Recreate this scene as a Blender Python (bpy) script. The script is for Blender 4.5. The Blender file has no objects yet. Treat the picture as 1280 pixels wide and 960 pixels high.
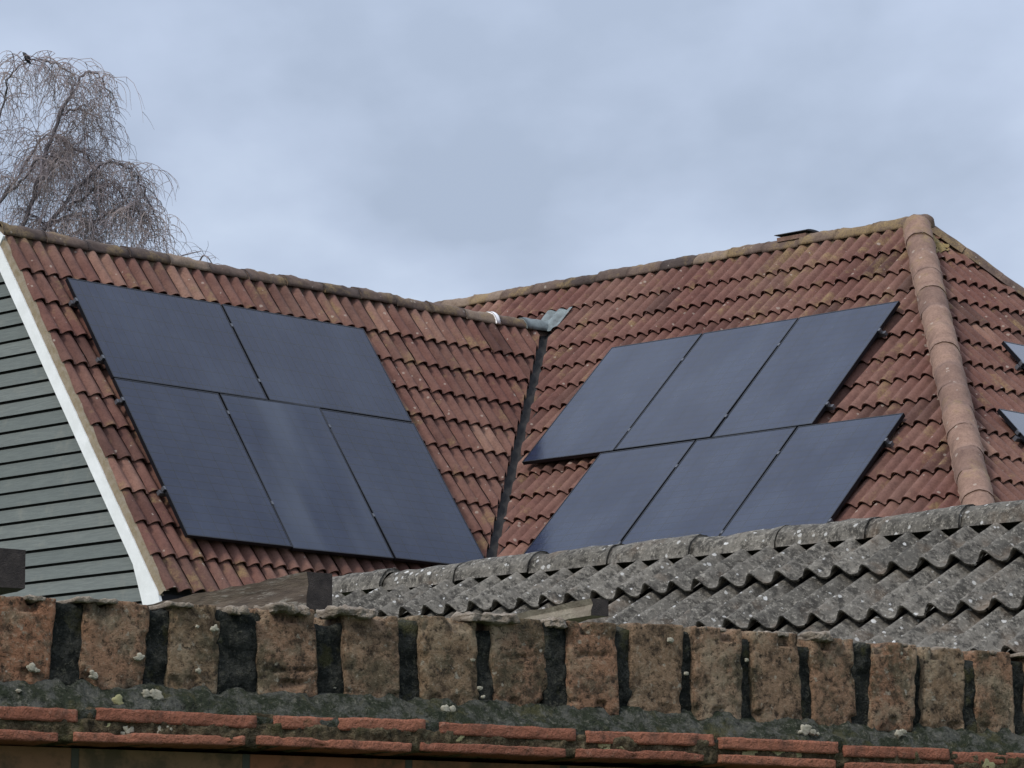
import bpy, bmesh, math, random
from mathutils import Vector, Matrix, noise
random.seed(7)
R = math.radians
V = Vector
sc = bpy.context.scene
COL = sc.collection
EYE = V((0, 0, 1.6))

# ------------------------------------------------------------------ helpers
ORG = {}


def obj(name, verts, faces, mat, parent=None, smooth=False, attrs=None, local=False, origin=None):
    """one mesh object; verts in world space unless local"""
    me = bpy.data.meshes.new(name)
    if parent is not None:
        o0 = ORG[parent.name]
        off = V((0, 0, 0)) if local else o0
    elif local:
        o0 = off = V((0, 0, 0))
    else:
        n = len(verts)
        o0 = origin or V((sum(v[0] for v in verts) / n, sum(v[1] for v in verts) / n, min(v[2] for v in verts)))
        off = o0
    me.from_pydata([(v[0] - off[0], v[1] - off[1], v[2] - off[2]) for v in verts], [], faces)
    if attrs:
        for k, vals in attrs.items():
            a = me.attributes.new(k, 'FLOAT', 'POINT')
            a.data.foreach_set('value', vals)
    if smooth:
        me.polygons.foreach_set('use_smooth', [True] * len(me.polygons))
    me.update()
    if mat:
        me.materials.append(mat)
    o = bpy.data.objects.new(name, me)
    COL.objects.link(o)
    if parent is not None:
        o.parent = parent
        ORG[o.name] = o0
    else:
        o.location = o0
        ORG[o.name] = V(o0)
    return o


def thing(name, label, cat, loc=(0, 0, 0), group=None, rotz=0):
    o = bpy.data.objects.new(name, None)
    COL.objects.link(o)
    o.location = loc
    o.rotation_euler = (0, 0, rotz)
    o.empty_display_size = .2
    ORG[o.name] = V(loc)
    return tag(o, label, cat, group)


def tag(o, label=None, cat=None, group=None, kind=None):
    if label: o['label'] = label
    if cat: o['category'] = cat
    if group: o['group'] = group
    if kind: o['kind'] = kind
    return o


class MB:
    def __init__(s):
        s.v = []; s.f = []; s.a = []

    def add(s, vs, fs, val=0.0):
        n = len(s.v)
        s.v += [V(v) for v in vs]
        s.f += [tuple(i + n for i in f) for f in fs]
        s.a += [val] * len(vs)

    def box(s, o, x, y, z, val=0.0):
        """parallelepiped from corner o along vectors x,y,z"""
        o, x, y, z = V(o), V(x), V(y), V(z)
        vs = [o, o + x, o + x + y, o + y, o + z, o + x + z, o + x + y + z, o + y + z]
        fs = [(0, 3, 2, 1), (4, 5, 6, 7), (0, 1, 5, 4), (1, 2, 6, 5), (2, 3, 7, 6), (3, 0, 4, 7)]
        if x.cross(y).dot(z) < 0:
            fs = [tuple(reversed(f)) for f in fs]
        s.add(vs, fs, val)

    def tube(s, pts, radii, n=5, val=0.0, cap=True):
        pts = [V(p) for p in pts]
        rings = []
        m = len(pts)
        ref = None
        vs = []
        for i, p in enumerate(pts):
            t = (pts[min(i + 1, m - 1)] - pts[max(i - 1, 0)])
            if t.length < 1e-9: t = V((0, 0, 1))
            t.normalize()
            if ref is None:
                ref = V((1, 0, 0)) if abs(t.x) < .8 else V((0, 1, 0))
            a = (ref - t * ref.dot(t)).normalized()
            ref = a
            b = t.cross(a)
            r = radii[i] if isinstance(radii, (list, tuple)) else radii
            for k in range(n):
                w = 2 * math.pi * k / n
                vs.append(p + a * (r * math.cos(w)) + b * (r * math.sin(w)))
        fs = []
        for i in range(m - 1):
            for k in range(n):
                k2 = (k + 1) % n
                fs.append((i * n + k, i * n + k2, (i + 1) * n + k2, (i + 1) * n + k))
        if cap:
            fs.append(tuple(reversed(range(n))))
            fs.append(tuple((m - 1) * n + k for k in range(n)))
        s.add(vs, fs, val)

    def build(s, name, mat, parent=None, smooth=False, local=False, attr=False):
        return obj(name, s.v, s.f, mat, parent, smooth, {'rnd': s.a} if attr else None, local)


def rough_box(x0, x1, y0, y1, z0, z1, nx, ny, nz, rad, amp, scale, seed, extra=None):
    """subdivided box with rounded worn edges and noise; local coords"""
    c = V(((x0 + x1) / 2, (y0 + y1) / 2, (z0 + z1) / 2))
    h = V(((x1 - x0) / 2, (y1 - y0) / 2, (z1 - z0) / 2))
    idx = {}; vs = []; fs = []
    N = (nx, ny, nz)

    def vert(i, j, k):
        key = (i, j, k)
        if key not in idx:
            p = V((h.x * (2 * i / nx - 1), h.y * (2 * j / ny - 1), h.z * (2 * k / nz - 1)))
            q = V((max(-h.x + rad, min(h.x - rad, p.x)), max(-h.y + rad, min(h.y - rad, p.y)), max(-h.z + rad, min(h.z - rad, p.z))))
            d = p - q
            if d.length > 1e-9:
                p = q + d.normalized() * rad
                nrm = d.normalized()
            else:
                nrm = V((0, 0, 0))
                if i in (0, nx): nrm.x = 1 if i else -1
                elif j in (0, ny): nrm.y = 1 if j else -1
                else: nrm.z = 1 if k else -1
            w = p + c
            s = V((seed * 3.17, seed * 1.7, seed * .9))
            n1 = noise.fractal(w * scale + s, 1.0, 2.0, 4)
            n2 = noise.noise(w * scale * 4.5 + s)
            p = p + nrm * (amp * n1 + amp * .35 * n2)
            if extra: p = extra(p, nrm, h)
            idx[key] = len(vs); vs.append(p + c)
        return idx[key]
    for ax in range(3):
        a, b = [q for q in range(3) if q != ax]
        for side in (0, N[ax]):
            for i in range(N[a]):
                for j in range(N[b]):
                    q = []
                    for (di, dj) in ((0, 0), (1, 0), (1, 1), (0, 1)):
                        t = [0, 0, 0]; t[ax] = side; t[a] = i + di; t[b] = j + dj
                        q.append(vert(*t))
                    flip = (side == 0) ^ (ax == 1)
                    fs.append(tuple(reversed(q)) if flip else tuple(q))
    return vs, fs


# ------------------------------------------------------------------ materials
class NT:
    def __init__(s, mat):
        mat.use_nodes = True
        s.t = mat.node_tree
        s.t.nodes.clear()

    def n(s, typ, **k):
        nd = s.t.nodes.new(typ)
        for a, v in k.items():
            if a.startswith('i_'):
                nd.inputs[a[2:].replace('_', ' ')].default_value = v
            else:
                setattr(nd, a, v)
        return nd

    def l(s, a, b):
        s.t.links.new(a, b)

    def pos(s, scale=(1, 1, 1), obj_space=False):
        if obj_space:
            src = s.n('ShaderNodeTexCoord').outputs['Object']
        else:
            src = s.n('ShaderNodeNewGeometry').outputs['Position']
        if scale == (1, 1, 1): return src
        m = s.n('ShaderNodeMapping'); m.inputs['Scale'].default_value = scale
        s.l(src, m.inputs[0]); return m.outputs[0]

    def noise(s, vec, scale, detail=4, rough=.55, off=0):
        nd = s.n('ShaderNodeTexNoise')
        nd.inputs['Scale'].default_value = scale; nd.inputs['Detail'].default_value = detail
        nd.inputs['Roughness'].default_value = rough
        if off:
            a = s.n('ShaderNodeVectorMath'); a.operation = 'ADD'; a.inputs[1].default_value = (off, off * .7, off * 1.3)
            s.l(vec, a.inputs[0]); vec = a.outputs[0]
        s.l(vec, nd.inputs['Vector'])
        return nd.outputs['Fac']

    def ramp(s, fac, stops):
        r = s.n('ShaderNodeValToRGB')
        e = r.color_ramp.elements
        while len(e) < len(stops): e.new(.5)
        for x, (p, c) in zip(e, stops):
            x.position = p
            x.color = (c, c, c, 1) if isinstance(c, (int, float)) else (*c, 1)
        s.l(fac, r.inputs[0])
        return r.outputs['Color']

    def mix(s, fac, a, b, mode='MIX'):
        m = s.n('ShaderNodeMix', data_type='RGBA', blend_type=mode)
        for sock, val in ((m.inputs[0], fac), (m.inputs[6], a), (m.inputs[7], b)):
            if isinstance(val, (int, float)): sock.default_value = val
            elif isinstance(val, tuple): sock.default_value = (*val, 1)
            else: s.l(val, sock)
        return m.outputs[2]

    def math(s, op, a, b=0.0):
        m = s.n('ShaderNodeMath', operation=op)
        for i, v in enumerate((a, b)):
            if isinstance(v, (int, float)): m.inputs[i].default_value = v
            else: s.l(v, m.inputs[i])
        return m.outputs[0]

    def out(s, color, rough=.85, height=None, bump=.3, dist=.01, metallic=0, ior=1.45, spec=.5):
        b = s.n('ShaderNodeBsdfPrincipled')
        if isinstance(color, tuple): b.inputs['Base Color'].default_value = (*color, 1)
        else: s.l(color, b.inputs['Base Color'])
        if isinstance(rough, (int, float)): b.inputs['Roughness'].default_value = rough
        else: s.l(rough, b.inputs['Roughness'])
        b.inputs['Metallic'].default_value = metallic
        b.inputs['IOR'].default_value = ior
        b.inputs['Specular IOR Level'].default_value = spec
        if height is not None:
            bp = s.n('ShaderNodeBump'); bp.inputs['Strength'].default_value = bump; bp.inputs['Distance'].default_value = dist
            s.l(height, bp.inputs['Height']); s.l(bp.outputs[0], b.inputs['Normal'])
        o = s.n('ShaderNodeOutputMaterial')
        s.l(b.outputs[0], o.inputs[0])


def newmat(name):
    m = bpy.data.materials.new(name)
    return m, NT(m)


def spots(t, vec, scale, size, chance, seed=0):
    """mask of scattered irregular round spots"""
    wob = t.n('ShaderNodeTexNoise'); wob.inputs['Scale'].default_value = scale * 2.2; wob.inputs['Detail'].default_value = 3
    t.l(vec, wob.inputs['Vector'])
    a = t.n('ShaderNodeVectorMath', operation='MULTIPLY_ADD')
    t.l(wob.outputs['Color'], a.inputs[0]); a.inputs[1].default_value = (.5 / scale,) * 3
    t.l(vec, a.inputs[2])
    b = t.n('ShaderNodeVectorMath', operation='ADD'); b.inputs[1].default_value = (seed, seed * .37, seed * .71)
    t.l(a.outputs[0], b.inputs[0])
    v = t.n('ShaderNodeTexVoronoi'); v.inputs['Scale'].default_value = scale
    t.l(b.outputs[0], v.inputs['Vector'])
    sep = t.n('ShaderNodeSeparateColor'); t.l(v.outputs['Color'], sep.inputs[0])
    rad = t.math('MULTIPLY', sep.outputs[1], size)
    near = t.math('SUBTRACT', rad, v.outputs['Distance'])
    near = t.math('MULTIPLY', near, 14.0)
    near.node.use_clamp = True
    on = t.math('LESS_THAN', sep.outputs[0], chance)
    return t.math('MULTIPLY', near, on)


def mat_clay(name, dark, mid, light, lichen_amt=.62, big=(1.0, 1.0, 1.0)):
    m, t = newmat(name)
    p = t.pos()
    at = t.n('ShaderNodeAttribute', attribute_name='rnd').outputs['Fac']
    base = t.ramp(at, [(0.0, dark), (.45, mid), (.8, mid), (1.0, light)])
    big_n = t.noise(p, .9, 4, .6)
    base = t.mix(t.ramp(big_n, [(.38, 0.0), (.62, 1.0)]), base, t.mix(1.0, base, big, 'MULTIPLY'))
    med = t.noise(p, 9, 5, .65, 3)
    base = t.mix(t.ramp(med, [(.35, .45), (.6, 0.0)]), base, t.mix(1.0, base, (.55, .52, .55), 'MULTIPLY'))
    grit = t.noise(p, 55, 4, .7, 8)
    base = t.mix(t.ramp(grit, [(.3, .55), (.55, 0.0)]), base, t.mix(1.0, base, (.45, .42, .42), 'MULTIPLY'))
    li = t.noise(p, 3.3, 5, .7, 17)
    dd = t.n('ShaderNodeVectorMath', operation='DISTANCE'); dd.inputs[1].default_value = (3.2, 32.5, 8.3)
    t.l(p, dd.inputs[0])
    near = t.n('ShaderNodeMapRange'); near.inputs['From Min'].default_value = .2; near.inputs['From Max'].default_value = 1.7
    near.inputs['To Min'].default_value = .085; near.inputs['To Max'].default_value = 0.0
    t.l(dd.outputs['Value'], near.inputs['Value'])
    li = t.math('ADD', li, near.outputs[0])
    base = t.mix(t.math('MULTIPLY', t.ramp(li, [(lichen_amt - .06, 0.0), (lichen_amt + .07, .8)]), t.ramp(grit, [(.35, .2), (.6, 1.0)])), base, (.25, .175, .08))
    st = t.noise(t.pos((5, 5, 1.1)), 1.6, 5, .7, 41)
    base = t.mix(t.ramp(st, [(.50, 0.0), (.68, .38)]), base, t.mix(1.0, base, (.48, .46, .50), 'MULTIPLY'))
    pale = spots(t, p, 26, .5, .06, 4.0)
    base = t.mix(t.math('MULTIPLY', pale, .45), base, (.42, .36, .30))
    h = t.math('ADD', t.math('MULTIPLY', grit, .6), med)
    t.out(base, .9, h, .35, .012, spec=.25)
    return m


M = {}
M['clay'] = mat_clay('clay_roof_tile', (.110, .062, .048), (.190, .102, .077), (.270, .160, .116), .62, (.80, .68, .70))
M['clay_hip'] = mat_clay('clay_hip_tile', (.20, .125, .095), (.27, .17, .125), (.32, .21, .155), .62)
M['clay_ridge'] = mat_clay('clay_ridge_tile', (.075, .056, .048), (.135, .094, .074), (.23, .17, .125), .55)


def mat_greytile():
    m, t = newmat('grey_concrete_tile')
    p = t.pos()
    at = t.n('ShaderNodeAttribute', attribute_name='rnd').outputs['Fac']
    base = t.ramp(at, [(0.0, (.108, .099, .084)), (.6, (.145, .132, .112)), (1.0, (.18, .164, .138))])
    n1 = t.noise(p, 20, 7, .78)
    base = t.mix(t.ramp(n1, [(.43, .9), (.52, 0.0)]), base, (.045, .041, .035))
    g = t.noise(p, 60, 5, .8, 5)
    base = t.mix(t.ramp(g, [(.53, 0.0), (.64, .65)]), base, (.37, .34, .285))
    base = t.mix(t.ramp(g, [(.30, .8), (.45, 0.0)]), base, (.045, .043, .040))
    sp = spots(t, p, 46, .5, .14, 2.0)
    base = t.mix(t.math('MULTIPLY', sp, .75), base, (.50, .49, .46))
    sp2 = spots(t, p, 30, .36, .06, 6.0)
    base = t.mix(t.math('MULTIPLY', sp2, .85), base, (.62, .61, .58))
    br = t.noise(p, 5, 4, .6, 21)
    base = t.mix(t.ramp(br, [(.55, 0.0), (.72, .5)]), base, (.17, .115, .075))
    t.out(base, .95, t.math('ADD', g, n1), .6, .012, spec=.2)
    return m


M['grey'] = mat_greytile()


def simple(name, col, rough=.8, ns=12, var=.25, bump=.2, metallic=0, spec=.4, alt=None):
    m, t = newmat(name)
    p = t.pos()
    n1 = t.noise(p, ns, 5, .6)
    n2 = t.noise(p, ns * 7, 3, .6, 4)
    c2 = alt or tuple(c * (1 - var) for c in col)
    base = t.mix(t.ramp(n1, [(.35, 0.0), (.65, 1.0)]), col, c2)
    base = t.mix(t.ramp(n2, [(.4, var), (.6, 0.0)]), base, tuple(c * .6 for c in col))
    t.out(base, rough, n2, bump, .006, metallic, spec=spec)
    return m


M['white_paint'] = simple('white_painted_board', (.80, .81, .80), .45, 5, .10, .05, alt=(.70, .71, .69))
M['verge'] = simple('verge_mortar', (.30, .25, .185), .95, 20, .35, .5, alt=(.22, .17, .10))
M['felt'] = simple('roofing_felt', (.02, .02, .02), .95)
M['lead'] = simple('weathered_lead', (.028, .026, .026), .85, 14, .4, .5, alt=(.013, .012, .012))
M['lead_pale'] = simple('pale_lead_sheet', (.20, .235, .235), .6, 12, .4, .3, alt=(.085, .095, .095))
M['render'] = simple('wall_render', (.45, .42, .38), .9, 3, .15, .2)
M['black_frame'] = simple('black_anodised_frame', (.018, .019, .024), .38, 20, .1, 0.0, .6)
M['rail'] = simple('aluminium_rail', (.16, .16, .175), .5, 20, .1, .05, .7)
M['clamp'] = simple('steel_clamp', (.12, .125, .14), .5, 20, .1, .05, .6)
M['bird'] = simple('black_plumage', (.012, .012, .016), .5, 60, .2, .1)
M['white_band'] = simple('white_tape', (.85, .83, .82), .5, 30, .03, .05)
M['timber_dark'] = simple('dark_end_grain', (.060, .049, .043), .9, 35, .5, .7, alt=(.022, .018, .017))
M['dark_cap'] = simple('dark_ridge_vent', (.05, .048, .05), .8, 30, .3, .3)


def mat_glass(name='solar_cell_glass', ior=1.45, spec=.30, sheen_band=False):
    m, t = newmat(name)
    tc = t.n('ShaderNodeTexCoord').outputs['UV']
    w = t.n('ShaderNodeTexBrick')
    w.offset = 0; w.squash = 1
    w.inputs['Scale'].default_value = 1.0
    w.inputs['Brick Width'].default_value = .182; w.inputs['Row Height'].default_value = .0915
    w.inputs['Mortar Size'].default_value = .0032; w.inputs['Mortar Smooth'].default_value = .1
    w.inputs['Color1'].default_value = (.0075, .0135, .036, 1); w.inputs['Color2'].default_value = (.0095, .0155, .040, 1)
    w.inputs['Mortar'].default_value = (.003, .004, .006, 1)
    t.l(tc, w.inputs['Vector'])
    p = t.pos()
    dust = t.noise(p, 2.2, 6, .7)
    sheen = t.noise(t.pos((1.3, 1.3, .35)), 1.15, 3, .5, 2.6)  # soft reflection variation, painted into the glass colour
    base = t.mix(t.ramp(sheen, [(.44, 0.0), (.66, .13)]), w.outputs['Color'], (.080, .105, .16))
    base = t.mix(t.ramp(dust, [(.45, 0.0), (.75, .07)]), base, (.12, .125, .14))
    streak = t.noise(t.pos((6, 6, 1.2)), 3, 5, .7, 9)
    base = t.mix(t.ramp(streak, [(.55, 0.0), (.8, .08)]), base, (.16, .16, .16))
    if sheen_band:  # painted sheen: paler band standing in for a reflected gradient
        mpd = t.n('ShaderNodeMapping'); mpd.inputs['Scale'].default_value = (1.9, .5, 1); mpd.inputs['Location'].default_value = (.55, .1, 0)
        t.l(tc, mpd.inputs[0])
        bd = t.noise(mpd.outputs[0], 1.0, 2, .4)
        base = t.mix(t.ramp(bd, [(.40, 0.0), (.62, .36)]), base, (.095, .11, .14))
    rough = t.ramp(dust, [(.3, .09), (.7, .16)])
    fine = t.noise(p, 18, 3, .6, 2)
    t.out(base, rough, fine, .05, .01, ior=ior, spec=spec)
    return m


M['glass'] = mat_glass()
M['glass_sheen'] = mat_glass('sheen_cell_glass', 1.45, .30, True)  # cell glass with a reflection sheen painted into its colour
M['glass_bare'] = mat_glass('uncoated_cell_glass', 1.9, .5)


def mat_board():
    m, t = newmat('grey_green_weatherboard')
    p = t.pos()
    at = t.n('ShaderNodeAttribute', attribute_name='rnd').outputs['Fac']
    base = t.ramp(at, [(0.0, (.130, .147, .138)), (1.0, (.168, .184, .172))])
    g = t.noise(t.pos((3, 3, 40)), 2.0, 5, .65)
    base = t.mix(t.ramp(g, [(.4, .4), (.62, 0.0)]), base, (.085, .095, .093))
    s2 = t.noise(p, 5, 4, .7, 4)
    base = t.mix(t.ramp(s2, [(.55, 0.0), (.8, .35)]), base, (.25, .24, .20))
    t.out(base, .75, g, .35, .006, spec=.3)
    return m


M['board'] = mat_board()


def mat_brick():
    m, t = newmat('weathered_coping_brick')
    p = t.pos(obj_space=True)
    at = t.n('ShaderNodeAttribute', attribute_name='rnd').outputs['Fac']
    base = t.ramp(at, [(0.0, (.27, .195, .115)), (.35, (.335, .215, .135)), (.7, (.375, .198, .115)), (1.0, (.41, .180, .097))])
    n1 = t.noise(p, 34, 7, .78)
    base = t.mix(t.ramp(n1, [(.40, .95), (.52, 0.0)]), base, (.095, .064, .041))
    n2 = t.noise(p, 15, 5, .65, 5)
    base = t.mix(t.ramp(n2, [(.50, 0.0), (.66, .8)]), base, (.42, .33, .22))
    n4 = t.noise(p, 11, 5, .7, 31)
    base = t.mix(t.ramp(n4, [(.53, 0.0), (.60, .7)]), base, (.080, .074, .044))
    n3 = t.noise(p, 120, 5, .8, 9)
    base = t.mix(t.ramp(n3, [(.36, .9), (.48, 0.0)]), base, (.028, .021, .016))
    base = t.mix(t.ramp(n3, [(.56, 0.0), (.70, .7)]), base, (.48, .39, .28))
    sp = spots(t, p, 62, .42, .08, 3.0)
    base = t.mix(t.math('MULTIPLY', sp, .75), base, (.50, .46, .38))
    sq = t.noise(p, 70, 4, .6, 51)
    base = t.mix(t.ramp(sq, [(.63, 0.0), (.70, .7)]), base, (.46, .42, .33))
    h = t.math('ADD', t.math('MULTIPLY', n1, .9), n3)
    t.out(base, .95, h, 1.0, .011, spec=.2)
    return m


M['brick'] = mat_brick()


def mat_mossmortar(name='mossy_mortar', a=(.135, .135, .115), b=(.048, .056, .036), c=(.29, .275, .22)):
    m, t = newmat(name)
    p = t.pos(obj_space=True)
    n1 = t.noise(p, 38, 7, .78)
    base = t.mix(t.ramp(n1, [(.43, 0.0), (.54, 1.0)]), a, b)
    n2 = t.noise(p, 120, 4, .75, 5)
    base = t.mix(t.ramp(n2, [(.55, 0.0), (.72, .8)]), base, c)
    base = t.mix(t.ramp(n2, [(.3, .8), (.45, 0.0)]), base, (.016, .018, .018))
    n3 = t.noise(p, 18, 5, .7, 15)
    base = t.mix(t.ramp(n3, [(.55, 0.0), (.64, .7)]), base, (.105, .098, .045))
    t.out(base, 1.0, t.math('ADD', n1, n2), 1.0, .02, spec=.1)
    return m


M['mortar'] = mat_mossmortar()
M['joint'] = mat_mossmortar('dark_joint_mortar', (.070, .070, .060), (.028, .030, .026), (.19, .18, .135))
M['bed'] = mat_mossmortar('mossy_bed', (.20, .155, .095), (.085, .066, .040), (.33, .29, .18))
M['lip'] = simple('mortar_smear', (.36, .30, .235), .95, 70, .4, .8, alt=(.16, .125, .09))
M['lichen'] = simple('pale_lichen', (.50, .46, .36), .95, 140, .4, .6, alt=(.28, .26, .19))
M['lichen_y'] = simple('yellow_lichen', (.36, .33, .17), .95, 90, .3, .6, alt=(.28, .27, .14))


def mat_redtile():
    m, t = newmat('red_creasing_tile')
    p = t.pos(obj_space=True)
    at = t.n('ShaderNodeAttribute', attribute_name='rnd').outputs['Fac']
    base = t.ramp(at, [(0.0, (.25, .095, .058)), (1.0, (.33, .132, .080))])
    n1 = t.noise(p, 26, 7, .78)
    base = t.mix(t.ramp(n1, [(.36, .7), (.47, 0.0)]), base, (.11, .06, .042))
    n2 = t.noise(p, 110, 4, .7, 4)
    base = t.mix(t.ramp(n2, [(.58, 0.0), (.75, .6)]), base, (.36, .21, .15))
    n3 = t.noise(p, 14, 5, .7, 12)
    base = t.mix(t.ramp(n3, [(.60, 0.0), (.67, .8)]), base, (.125, .10, .058))
    t.out(base, .9, t.math('ADD', n1, n2), .9, .010, spec=.25)
    return m


M['redtile'] = mat_redtile()


def mat_wallbrick():
    m, t = newmat('shaded_wall_brickwork')
    p = t.pos((1, 1, 1), True)
    sep = t.n('ShaderNodeSeparateXYZ'); t.l(p, sep.inputs[0])
    cmb = t.n('ShaderNodeCombineXYZ'); t.l(sep.outputs[0], cmb.inputs[0]); t.l(sep.outputs[2], cmb.inputs[1])
    b = t.n('ShaderNodeTexBrick')
    b.inputs['Scale'].default_value = 1; b.inputs['Brick Width'].default_value = .225; b.inputs['Row Height'].default_value = .075
    b.inputs['Mortar Size'].default_value = .006; b.inputs['Mortar Smooth'].default_value = .3
    b.inputs['Color1'].default_value = (.34, .135, .075, 1); b.inputs['Color2'].default_value = (.24, .165, .095, 1); b.inputs['Mortar'].default_value = (.10, .095, .08, 1)
    t.l(cmb.outputs[0], b.inputs['Vector'])
    n1 = t.noise(p, 20, 6, .7)
    base = t.mix(t.ramp(n1, [(.4, .7), (.55, 0.0)]), b.outputs['Color'], (.07, .064, .04))
    h = t.math('SUBTRACT', t.math('MULTIPLY', n1, .5), b.outputs['Fac'])
    t.out(base, .95, h, .6, .01)
    return m


M['wallbrick'] = mat_wallbrick()


def mat_timber():
    m, t = newmat('weathered_timber')
    p0 = t.pos()
    cm = t.n('ShaderNodeCombineXYZ')
    for k, (vec, sc_) in enumerate((((-math.cos(R(57)), math.sin(R(57)), 0), .10), ((-math.sin(R(57)), -math.cos(R(57)), 0), 1.0), ((0, 0, 1), 1.0))):
        d = t.n('ShaderNodeVectorMath', operation='DOT_PRODUCT'); d.inputs[1].default_value = tuple(c * sc_ for c in vec)
        t.l(p0, d.inputs[0]); t.l(d.outputs['Value'], cm.inputs[k])
    p = cm.outputs[0]
    g = t.noise(p, 60, 6, .75)
    n1 = t.noise(p, 18, 5, .7, 4)
    base = t.mix(t.ramp(n1, [(.4, 0.0), (.6, 1.0)]), (.135, .105, .08), (.060, .045, .036))
    base = t.mix(t.ramp(g, [(.54, 0.0), (.66, .7)]), base, (.30, .28, .24))
    base = t.mix(t.ramp(g, [(.32, .8), (.45, 0.0)]), base, (.05, .042, .036))
    t.out(base, .95, g, .7, .01, spec=.2)
    return m


M['timber'] = mat_timber()
M['timber_pale'] = simple('pale_sawn_timber', (.27, .235, .18), .9, 22, .4, .6, alt=(.17, .14, .105))
M['bark'] = simple('birch_bark', (.17, .15, .16), .9, 10, .5, .4, alt=(.10, .085, .09))
M['twig'] = simple('birch_twigs', (.26, .215, .225), .9, 2.5, .2, 0, alt=(.30, .245, .22))
M['twig_far'] = simple('far_twigs', (.25, .215, .225), .9, 2.5, .2, 0)
M['grass'] = simple('lawn', (.05, .085, .028), 1.0, .6, .4, .6, alt=(.07, .085, .04))

# ------------------------------------------------------------------ frames of the roof planes (metres)


class Frame:
    def __init__(s, o, u, d):
        s.o = V(o); s.u = V(u).normalized(); s.d = V(d).normalized()
        n = s.u.cross(s.d)
        s.n = n if n.z > 0 else -n

    def p(s, u, v, h=0.0):
        return s.o + s.u * u + s.d * v + s.n * h

    def uv(s, P):
        w = V(P) - s.o
        return w.dot(s.u), w.dot(s.d), w.dot(s.n)


AZ = .788590632
ux = V((math.cos(AZ), math.sin(AZ), 0))          # along the left wing's ridge, away from its gable
uy = V((math.sin(AZ), -math.cos(AZ), 0))         # along the right wing's ridge, towards its hip
PL, PR, PH = .958472137, .791006408, R(46.06)
dn = V((0, 0, -1))
FL = Frame(V((-3.81525916, 30.2683082, 5.82922352)) + EYE, ux, uy * math.cos(PL) + dn * math.sin(PL))
FR = Frame(V((.947268504, 33.6652857, 5.81975755)) + EYE, uy, -ux * math.cos(PR) + dn * math.sin(PR))
FH = Frame(V((3.71055865, 32.37960612, 6.79601228)) + EYE, ux, uy * math.cos(PH) + dn * math.sin(PH))
HB = -.145                                       # tile plane below the panels' top face
VLA, VRA = -.64, -1.53                           # where the two slopes meet (v of the ridges)
FH.o = FH.o + FH.n * (.05 - .10) * 0             # FH origin lies on the tiles (h = 0)


def ridge_pt(F, u, va):
    return F.p(u, va, HB)


# hip apex: where ridge R meets the hip line
HIP_A = V((2.80, -1.53)); HIP_B = V((5.873, 2.967))
APEX_U = 2.80

# ------------------------------------------------------------------ tiles
PER = .15


def prof(x, roll=.049):
    x = x % 1.0
    w = .80
    if x < w:
        return roll * math.sin(math.pi * x / w) ** .7
    return -.003 * math.sin(math.pi * (x - w) / (1 - w))


def tiles(F, u0, u1, vs, hb, seed, roll=.049, seg=12, step=.038, per=PER, thick=.012, profile=prof, gauge=.35, first=0.0):
    """courses of double roll tiles; vs = v of each course's lower edge"""
    rnd = random.Random(seed)
    mb = MB()
    W = per * 2
    n = int(math.ceil((u1 - u0) / W))
    for ci, vl in enumerate(vs):
        vt = vl - gauge - .05 - (first if ci == 0 else 0)
        cj = rnd.uniform(-.004, .004)
        for k in range(n):
            a = u0 + k * W
            val = min(1, max(0, rnd.gauss(.5, .24)))
            lift = rnd.uniform(-.004, .005); tw = rnd.uniform(-.005, .005); sl = rnd.uniform(-.008, .008) + cj
            cnt = seg * 2
            us = [a + .0015 + (W - .003) * i / cnt for i in range(cnt + 1)]
            hs = [profile((x - u0) / per, roll) for x in us]
            rows = []
            for (v, hh) in ((vt, -.006), (vl - gauge * .5, None), (vl + sl, 1)):
                f = max(0.0, (v - (vl - gauge - .05)) / (gauge + .05))
                base = hb - .006 + (step + lift) * f
                rows.append([F.p(x, v, base + h + tw * f * (i / cnt - .5)) for i, (x, h) in enumerate(zip(us, hs))])
            m = cnt + 1
            top = rows[0] + rows[1] + rows[2]
            fs = []
            for r in range(2):
                for i in range(cnt):
                    fs.append((r * m + i, (r + 1) * m + i, (r + 1) * m + i + 1, r * m + i + 1))
            mb.add(top, fs, val)
            # leading edge and a strip of underside
            e0 = rows[2]
            e1 = [q - F.n * thick for q in e0]
            e2 = [q - F.n * thick - F.d * (.12 + sl) for q in e0]
            fs = []
            for i in range(cnt):
                fs.append((i, m + i, m + i + 1, i + 1))
                fs.append((m + i, 2 * m + i, 2 * m + i + 1, m + i + 1))
            mb.add(e0 + e1 + e2, fs, val)
    return mb


def clip(o, planes=(), drop=None):
    """cut a mesh object by world planes (keep the side the normal points to)"""
    me = o.data
    bm = bmesh.new(); bm.from_mesh(me)
    off = ORG[o.name]
    for co, no, clear in planes:
        g = bm.verts[:] + bm.edges[:] + bm.faces[:]
        bmesh.ops.bisect_plane(bm, geom=g, dist=1e-5, plane_co=V(co) - off, plane_no=V(no), clear_inner=clear, clear_outer=False)
    if drop:
        kill = [f for f in bm.faces if drop(f.calc_center_median() + off)]
        bmesh.ops.delete(bm, geom=kill, context='FACES')
    bm.to_mesh(me); bm.free()
    me.update()


def orient(o):
    """make normals face upward-ish side consistently (tiles)"""
    pass


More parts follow.
